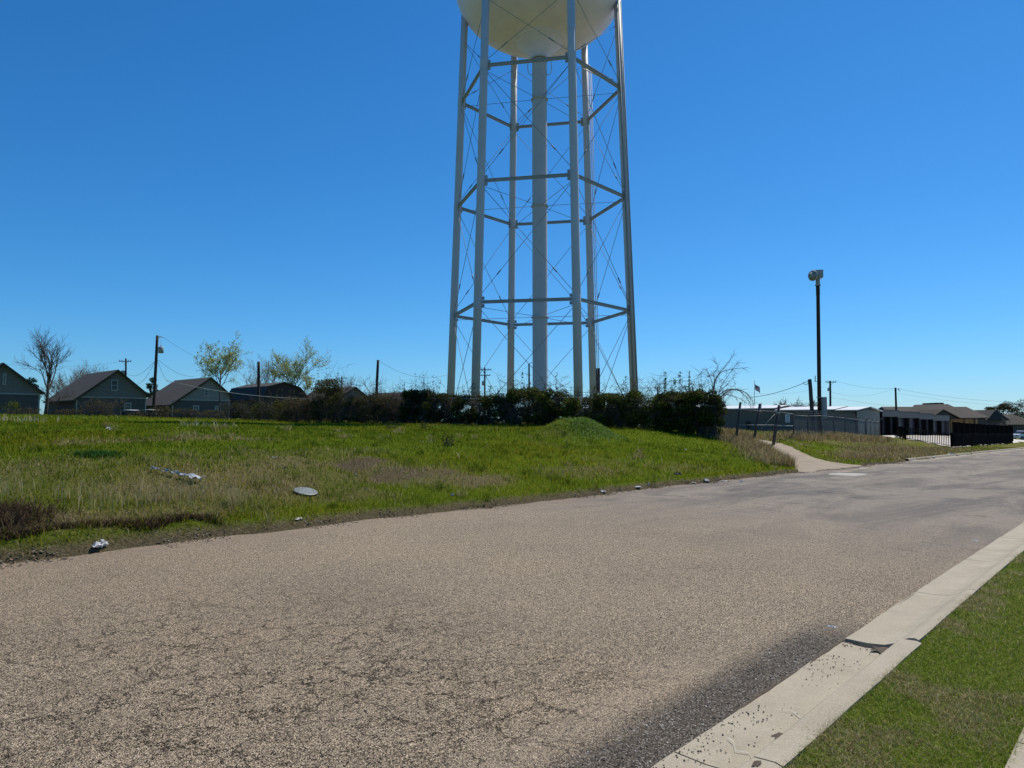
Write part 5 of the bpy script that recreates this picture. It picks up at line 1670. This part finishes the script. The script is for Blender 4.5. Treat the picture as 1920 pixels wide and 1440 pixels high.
def chain_fence(label, stations, hgt_, barb=True, arms=False, group='chain link fences', mesh=True, rail=True, post_r=.035):
    """stations: ground points; each gets a post"""
    root = thing('chain_link_fence', label, 'fence', stations[0], 0, group)
    for p in stations:
        mb = MB(); top = p + Vector((0, 0, hgt_)); mb.tube(p - Vector((0, 0, .1)), top, post_r, n=8)
        mb.lathe(top, [(post_r * 1.15, -.03), (post_r * 1.15, .02), (.01, .05)], 8)
        po = mb.build('post', 'pole_grey', root, True)
        if arms:
            mb = MB()
            for s in (-1, 1): mb.tube(top, top + Vector((.30 * s, -.10 * s, .34)), .016, n=5)
            mb.build('barb_arm', 'pole_grey', po, False)
            o = bpy.data.objects[-1] if False else None
            po.children[-1].data.transform(Matrix.Translation(-root.location))
    R_ = MB(); Wm = MB(); Bm = MB()
    for p, q in zip(stations[:-1], stations[1:]):
        up = Vector((0, 0, hgt_))
        if rail: R_.tube(p + up, q + up, .022, n=6)
        d = q - p; L = d.length
        if mesh:
            st_ = .11; n = int(L / st_)
            for k in range(-int(hgt_ / st_), n + 1):
                for s in (0, 1):
                    a0 = k * st_; a1 = a0 + hgt_
                    z0, z1 = 0., hgt_
                    if a0 < 0: z0 = -a0; a0 = 0
                    if a1 > L: z1 = hgt_ - (a1 - L); a1 = L
                    if a1 - a0 < .05: continue
                    if s: z0, z1 = hgt_ - z0, hgt_ - z1
                    A = p + d * (a0 / L); B = p + d * (a1 / L)
                    Wm.path([A + Vector((0, 0, z0 + .03)), B + Vector((0, 0, z1 + .03))], .0022, 3, caps=False)
        if barb:
            for s, zz in (((-1, .34), (1, .34), (-.5, .17), (.5, .17)) if arms else ((0, .16), (0, .32))):
                off = Vector((.30 * s, -.10 * s, zz)); Bm.path([p + up + off, (p + q) / 2 + up + off - Vector((0, 0, .03)), q + up + off], .010, 4, caps=False)
    if rail: R_.build('top_rail', 'galv', root, True)
    if mesh: Wm.build('wire_mesh', 'mesh', root, True)
    if barb: Bm.build('barbed_wire', 'wire', root, True)
    return root


hs_ = [hline(px)[0] + Vector((0, -.45, 0)) for px in (770, 835, 900, 965, 1030, 1095, 1155, 1215, 1275, 1335)]
chain_fence('chain link fence with barbed strands buried in the hedge', hs_, 1.75)
fs = [ground_at(px, Y) for px, Y in ((1487.5, 47), (1514.5, 50.2), (1540, 53.2), (1563.5, 56.6), (1584, 60), (1608, 64), (1622, 67))]
chain_fence('chain link fence with barbed wire arms running right past the siren pole', fs, 1.62, arms=True)
fs2 = [ground_at(px, Y) for px, Y in ((1624, 67.3), (1632, 70), (1640, 73), (1648, 76))]
chain_fence('short chain link return with crowded barbed arms before the pale door', fs2, 1.62, arms=True)
# leaning gate posts at the driveway
for k, (bx, by_, tx, ty, Y, r_, lab) in enumerate([(1378, 822, 1388.5, 754, 39.5, .07, 'leaning dark gate post nearest the hedge'), (1411, 829, 1425, 757, 39.8, .075, 'middle leaning gate post with a splintered top'), (1447.5, 838, 1461, 760, 39.9, .085, 'thickest leaning gate post, right of the driveway')]):
    b_ = ground_at(bx, Y); t_ = at(tx, ty, Y)
    root = thing('gate_post', lab, 'post', b_, 0, 'leaning gate posts')
    mb = MB(); mb.path([b_ - Vector((0, 0, .2)), b_.lerp(t_, .5) + Vector((.015, 0, 0)), t_], [r_, r_ * .97, r_ * .93], 10); mb.build('post', 'pole_grey', root, True)
    mb = MB(); mb.lathe(b_.lerp(t_, .82), [(r_ * 1.02, -.05), (r_ * 1.15, -.05), (r_ * 1.15, .05), (r_ * 1.02, .05)], 10)
    if k == 1: mb.tube(t_ + Vector((.02, 0, -.5)), at(1427.5, 755, Y), .035, .02, 5)
    mb.build('bracket', 'grey_metal', root, True)
root = thing('gate', 'pale rail gate hung crooked across the driveway between leaning posts', 'gate', ground_at(1415, 39.6))
mb = MB(); a_, c_ = at(1384, 798, 39.4), at(1486, 798, 46.5); a2, c2 = at(1458, 797, 39.75), at(1386, 797, 39.4)
mb.tube(c2, a2, .022, n=6); mb.build('lower_rail', 'galv', root, True)
mb = MB(); mb.tube(at(1460, 772, 39.8), at(1386, 768, 39.4), .016, n=6); mb.build('upper_rail', 'galv', root, True)
mb = MB(); mb.tube(at(1424, 808, 39.7), at(1453, 776, 39.8), .013, n=6); mb.build('brace', 'galv', root, True)
root = thing('fence_rail', 'loose rail from the thickest gate post to the first barbed fence post', 'rail', at(1460, 798, 39.9))
mb = MB(); mb.tube(at(1451, 798, 39.9), at(1487, 798.5, 46.9), .02, n=6); mb.build('lower_rail', 'galv', root, True)
mb = MB(); mb.tube(at(1459, 772, 39.9), at(1487.5, 776.5, 46.9), .02, n=6); mb.build('upper_rail', 'galv', root, True)

# black iron picket fence round the yard


def picket(label, pts, hgt_, sp=.16, hw=.011):
    root = thing('iron_fence', label, 'fence', pts[0], 0, 'black iron fences')
    for p, q in zip(pts[:-1], pts[1:]):
        d = q - p; L = Vector((d.x, d.y, 0)).length; nps = max(1, int(L / 4.2))
        pk = MB(); rl = MB()
        gp = lambda s: Vector((p.x + d.x * s, p.y + d.y * s, gz(p.x + d.x * s, p.y + d.y * s) + .05))
        for k in range(nps + 1):
            b_ = gp(k / nps); mb = MB(); mb.box((b_.x - .03, b_.y - .03, b_.z - .1), (b_.x + .03, b_.y + .03, b_.z + hgt_ + .06)); mb.build('post', 'black_iron', root, True)
        n = int(L / sp)
        for k in range(n):
            b_ = gp((k + .5) / n); pk.box((b_.x - hw, b_.y - hw, b_.z + .06), (b_.x + hw, b_.y + hw, b_.z + hgt_))
        for k in range(nps):
            for z in (.16, hgt_ - .22, hgt_ - .06):
                rl.tube(gp(k / nps) + Vector((0, 0, z)), gp((k + 1) / nps) + Vector((0, 0, z)), .018 + .6 * (hw - .011), n=4)
        pk.build('picket_panel', 'black_iron', root, True); rl.build('rail', 'black_iron', root, True)
    return root


fc_ = ground_at(1783, 62); fl_ = ground_at(1697, 69.5); fb_ = ground_at(1674, 92); fr_ = ground_at(1897, 87)
picket('black iron picket fence sloping down beside the pale yard', [fb_, fl_, fc_], 1.2, .27, .024)
picket('black iron picket fence running right along the road verge', [fc_, fr_], 1.25)
# screened fence behind it
root = thing('screen_fence', 'tall black screened fence behind the picket fence at the right', 'fence', ground_at(1788, 84), 0, 'black iron fences')
s0, s1 = ground_at(1786, 88), ground_at(1898, 104); nP = 12
for k in range(nP + 1):
    b_ = s0.lerp(s1, k / nP); b_.z = gz(b_.x, b_.y); mb = MB(); mb.box((b_.x - .05, b_.y - .05, b_.z - .2), (b_.x + .05, b_.y + .05, b_.z + 2.3)); mb.build('post', 'black_iron', root, True)
for k in range(nP):
    a_, b_ = s0.lerp(s1, k / nP), s0.lerp(s1, (k + 1) / nP); a_.z, b_.z = gz(a_.x, a_.y), gz(b_.x, b_.y)
    mid = (a_ + b_) / 2; d = (b_ - a_) / 2 * .93; mb = MB(); mb.obox(mid + Vector((0, 0, 1.42)), d, Vector((0, .02, 0)), Vector((0, 0, .80))); mb.build('screen_panel', 'screen', root, True)
# grey block posts seen through the pickets
mb = MB()
root = thing('white_bollards', 'line of pale low blocks behind the picket fence', 'blocks', ground_at(1800, 84))
for k, px in enumerate((1795, 1806, 1821, 1836, 1846, 1858)):
    b_ = ground_at(px, 84 + k * 1.6); mb = MB(); mb.box((b_.x - .18 - .2 * (k < 2), b_.y - .15, b_.z - .1), (b_.x + .18 + .2 * (k < 2), b_.y + .15, b_.z + .75)); mb.build('block', 'fascia', root, True)

# white car at the right edge
bC = ground_at(1922, 118); cr_ = thing('parked_car', 'white car parked at the right edge of the picture, partly cut off', 'car', bC + Vector((0, 0, .02)), math.radians(8))
mb = MB(); body = [(-2.2, .35), (2.15, .35), (2.25, .62), (2.18, .86), (1.2, .98), (-1.55, 1.02), (-2.2, .92), (-2.28, .6)]
mb.extrude(body, -.86, .86); bo = mb.build('body', 'carpaint', cr_)
mb = MB(); mb.extrude([(-1.5, 1.022), (1.15, .982), (.45, 1.44), (-1.0, 1.48)], -.72, .72); mb.build('cabin', 'glass', cr_)
mb = MB(); mb.extrude([(-1.0, 1.484), (.42, 1.445), (.30, 1.50), (-.9, 1.53)], -.70, .70); mb.build('roof', 'carpaint', cr_)
for sx in (-1.4, 1.35):
    for sy in (-.80, .80):
        mb = MB(); mb.tube((sx, sy - .11, .33), (sx, sy + .11, .33), .33, n=20); wl_ = mb.build('wheel', 'tyre', cr_)
        mb = MB(); mb.tube((sx, sy - .13, .33), (sx, sy + .13, .33), .19, n=14); mb.build('rim', 'galv', wl_)
for sy in (-.62, .62):
    mb = MB(); mb.box((-2.30, sy - .16, .68), (-2.235, sy + .16, .82)); mb.build('headlight', 'glass', cr_)

# ------------------------------------------------------------------ litter


def crumple(label, px, py, sx, sy, sz, mat='paper', name='litter', cat='litter', seed=0, z=None, rz=None, group='litter along the road and field'):
    q = ground_hit(px, py); u_, v_ = touv(q.x, q.y)
    if v_ < VE - .1: q.z = float(grade(u_)) + .004
    random.seed(seed * 7 + 3); a = random.uniform(0, PI) if rz is None else rz
    V = []; Fc = []; nu_, nv_ = 14, 8
    for j in range(nv_ + 1):
        th = -PI / 2 + PI * j / nv_
        for i in range(nu_):
            ph = 2 * PI * i / nu_; k = 1 + random.uniform(-.55, .40)
            x, y, z_ = math.cos(th) * math.cos(ph) * sx * k, math.cos(th) * math.sin(ph) * sy * k, (math.sin(th) * .8 + .7) * sz * (1 + random.uniform(-.6, .5)) - sz * .25
            V.append((x * math.cos(a) - y * math.sin(a), x * math.sin(a) + y * math.cos(a), max(z_, -.005)))
    for j in range(nv_):
        for i in range(nu_): Fc.append((j * nu_ + i, j * nu_ + (i + 1) % nu_, (j + 1) * nu_ + (i + 1) % nu_, (j + 1) * nu_ + i))
    mb = MB(); mb.add(V, Fc); o = mb.build(name, mat); o.location = q
    tag(o, label, cat, group)
    return o


LIT = [
 ('white plastic bag lying far up the green field', 205, 806, .17, .12, .14, 'paper'),
 ('small white scrap in the grass below the dark shadow', 332, 803, .09, .07, .08, 'paper'),
 ('crumpled white bag at the road edge on the far left', 188, 1030, .22, .13, .14, 'paper'),
 ('white cup like scrap near the grass edge, mid picture', 848, 932, .07, .05, .09, 'paper'),
 ('thin white strip lying on the dry slope', 514, 858, .13, .04, .03, 'paper'),
 ('dark flat scrap on the slope below the thin strip', 535, 878, .13, .06, .04, 'drab'),
 ('small curved white scrap in the eroded patch', 667, 892, .05, .03, .10, 'paper'),
 ('pale rubble crumbs at the edge of the road left of centre', 428, 1013, .18, .07, .05, 'stone'),
 ('white paper ball on the gravelly edge, left of the pair', 1130, 924, .14, .09, .07, 'paper'),
 ('flat white wrapper on the road edge right of the paper ball', 1196, 916, .20, .12, .07, 'paper'),
 ('tiny white scrap on the asphalt below the wrapper', 1177, 929, .07, .05, .04, 'paper'),
 ('upright white scrap in the grass fringe', 1216, 911, .05, .04, .11, 'paper'),
 ('bluish grey crumpled sheet lying in the green slope', 1270, 890, .26, .14, .12, 'drab'),
 ('pale rubble beside the largest roadside paper', 1300, 907, .16, .10, .07, 'stone'),
 ('largest white crumpled paper on the roadside', 1324, 902, .22, .12, .11, 'paper'),
 ('long pale scrap on the asphalt edge', 1357, 906, .22, .08, .05, 'paper'),
 ('white triangle of paper on the asphalt', 1391, 907, .12, .08, .08, 'paper'),
 ('pale cardboard piece at the mouth of the driveway', 1500, 887, .34, .14, .07, 'stone'),
 ('white scrap on the driveway mouth beside the cardboard', 1538, 884, .16, .10, .06, 'paper'),
 ('pale broken concrete at the right side of the driveway mouth', 1552, 878, .24, .14, .09, 'stone'),
 ('white paper on the asphalt right of the driveway', 1617, 881, .24, .14, .03, 'paper'),
 ('white rubbish in the verge below the iron fence, left piece', 1748, 858, .38, .25, .16, 'paper'),
 ('white rubbish in the verge below the iron fence, right piece', 1783, 853, .38, .25, .2, 'paper'),
 ('white scrap on the asphalt beside the right kerb', 1828, 1034, .06, .03, .02, 'paper'),
 ('bright white petal like scrap beside the near gutter', 1561, 1213, .042, .026, .014, 'paper'),
 ('small pale leaf on the mown lawn', 1842, 1187, .022, .012, .02, 'paper'),
 ('small white flake in the upper green field right of the mound', 1285, 844, .12, .07, .06, 'paper'),
 ('grey pebble rubble at the grass edge below the metal plate', 560, 975, .13, .08, .05, 'stone'),
]
for k, (lab, px, py, sx, sy, sz, mat_) in enumerate(LIT):
    fl_k = .62 if py < 1020 or px < 400 else .9
    crumple(lab, px, py, sx * fl_k, sy * fl_k, sz * fl_k * .55, mat_, seed=k)
# long torn plastic sheet
q = ground_hit(330, 899); q0_ = ground_hit(283, 884); q1_ = ground_hit(372, 911)
mb = MB(); n = 26; wv = (q1_ - q0_); wv.z = 0; sd_ = Vector((-wv.y, wv.x, 0)).normalized(); random.seed(4)
for i in range(n + 1):
    c_ = q0_.lerp(q1_, i / n); wd = .02 + .07 * (i / n) ** 3 + .03 * random.random()
    for j in range(5):
        p = c_ + sd_ * wd * (j / 2 - 1) * 1.1; mb.v.append((p.x, p.y, gz(p.x, p.y) + .05 + random.uniform(0, .06) + (.05 if i > n * .75 else 0) * random.random()))
for i in range(n):
    for j in range(4):
        if i < n * .78 and random.random() < .5: continue
        a = i * 5 + j; mb.f.append([a, a + 1, a + 6, a + 5]); mb.mi.append(0); mb.sm.append(False)
o = mb.build('plastic_sheet', 'plastic'); tag(o, 'long torn strip of clear and white plastic on the bank', 'litter', 'litter along the road and field')
md = o.modifiers.new('thick', 'SOLIDIFY'); md.thickness = .004
# round metal plate
q = ground_hit(573, 927); mb = MB(); mb.lathe((0, 0, 0), [(.005, .012), (.20, .012), (.225, .008), (.23, .0), (.22, -.008), (.005, -.004)], 36)
o = mb.build('metal_plate', 'plate'); o.location = q + Vector((0, 0, .045)); o.rotation_euler = (math.radians(9), math.radians(12), 0); tag(o, 'round pale metal disc lying tilted on the dry bank', 'disc')
# white tarpaulin over low boards near the second house
q = ground_at(266, 63); tp = thing('tarpaulin', 'white tarpaulin over a low stack beside the second house', 'tarpaulin', q)
mb = MB(); L_ = 66 / F * 63 / 2
for i in range(13):
    for j in range(4):
        mb.v.append((-L_ + 2 * L_ * i / 12, -.7 + 1.4 * j / 3, (px_h(266, 769, 63) - q.z) + .03 * math.sin(i * .9) + .05 * (i / 12) - (.03 if j == 0 else 0)))
for i in range(12):
    for j in range(3): a = i * 4 + j; mb.f.append([a, a + 4, a + 5, a + 1]); mb.mi.append(0); mb.sm.append(True)
s_ = mb.build('sheet', 'paper', tp); md = s_.modifiers.new('thick', 'SOLIDIFY'); md.thickness = .02
mb = MB(); mb.box((-L_ + .1, -.6, -.1), (L_ - .1, .6, px_h(266, 769, 63) - q.z - .22)); mb.build('board_stack', 'barn', tp)
# bare concrete patch in the road
M['patch'] = surf('road_patch', (.34, .32, .28), .9, .3, 4.)
q = ground_hit(1588, 897); uq, vq = touv(q.x, q.y); mb = MB()
prof_ = [(-.9, -.55), (-.2, -.62), (.8, -.5), (.95, .1), (.7, .5), (-.3, .58), (-.95, .3)]
mb.add([uv2(uq + a, vq + b_, float(grade(uq + a)) + .009) for a, b_ in prof_], [tuple(range(7))]); tag(mb.build('road_patch', 'patch'), 'pale concrete patch in the road', None, None, 'structure')
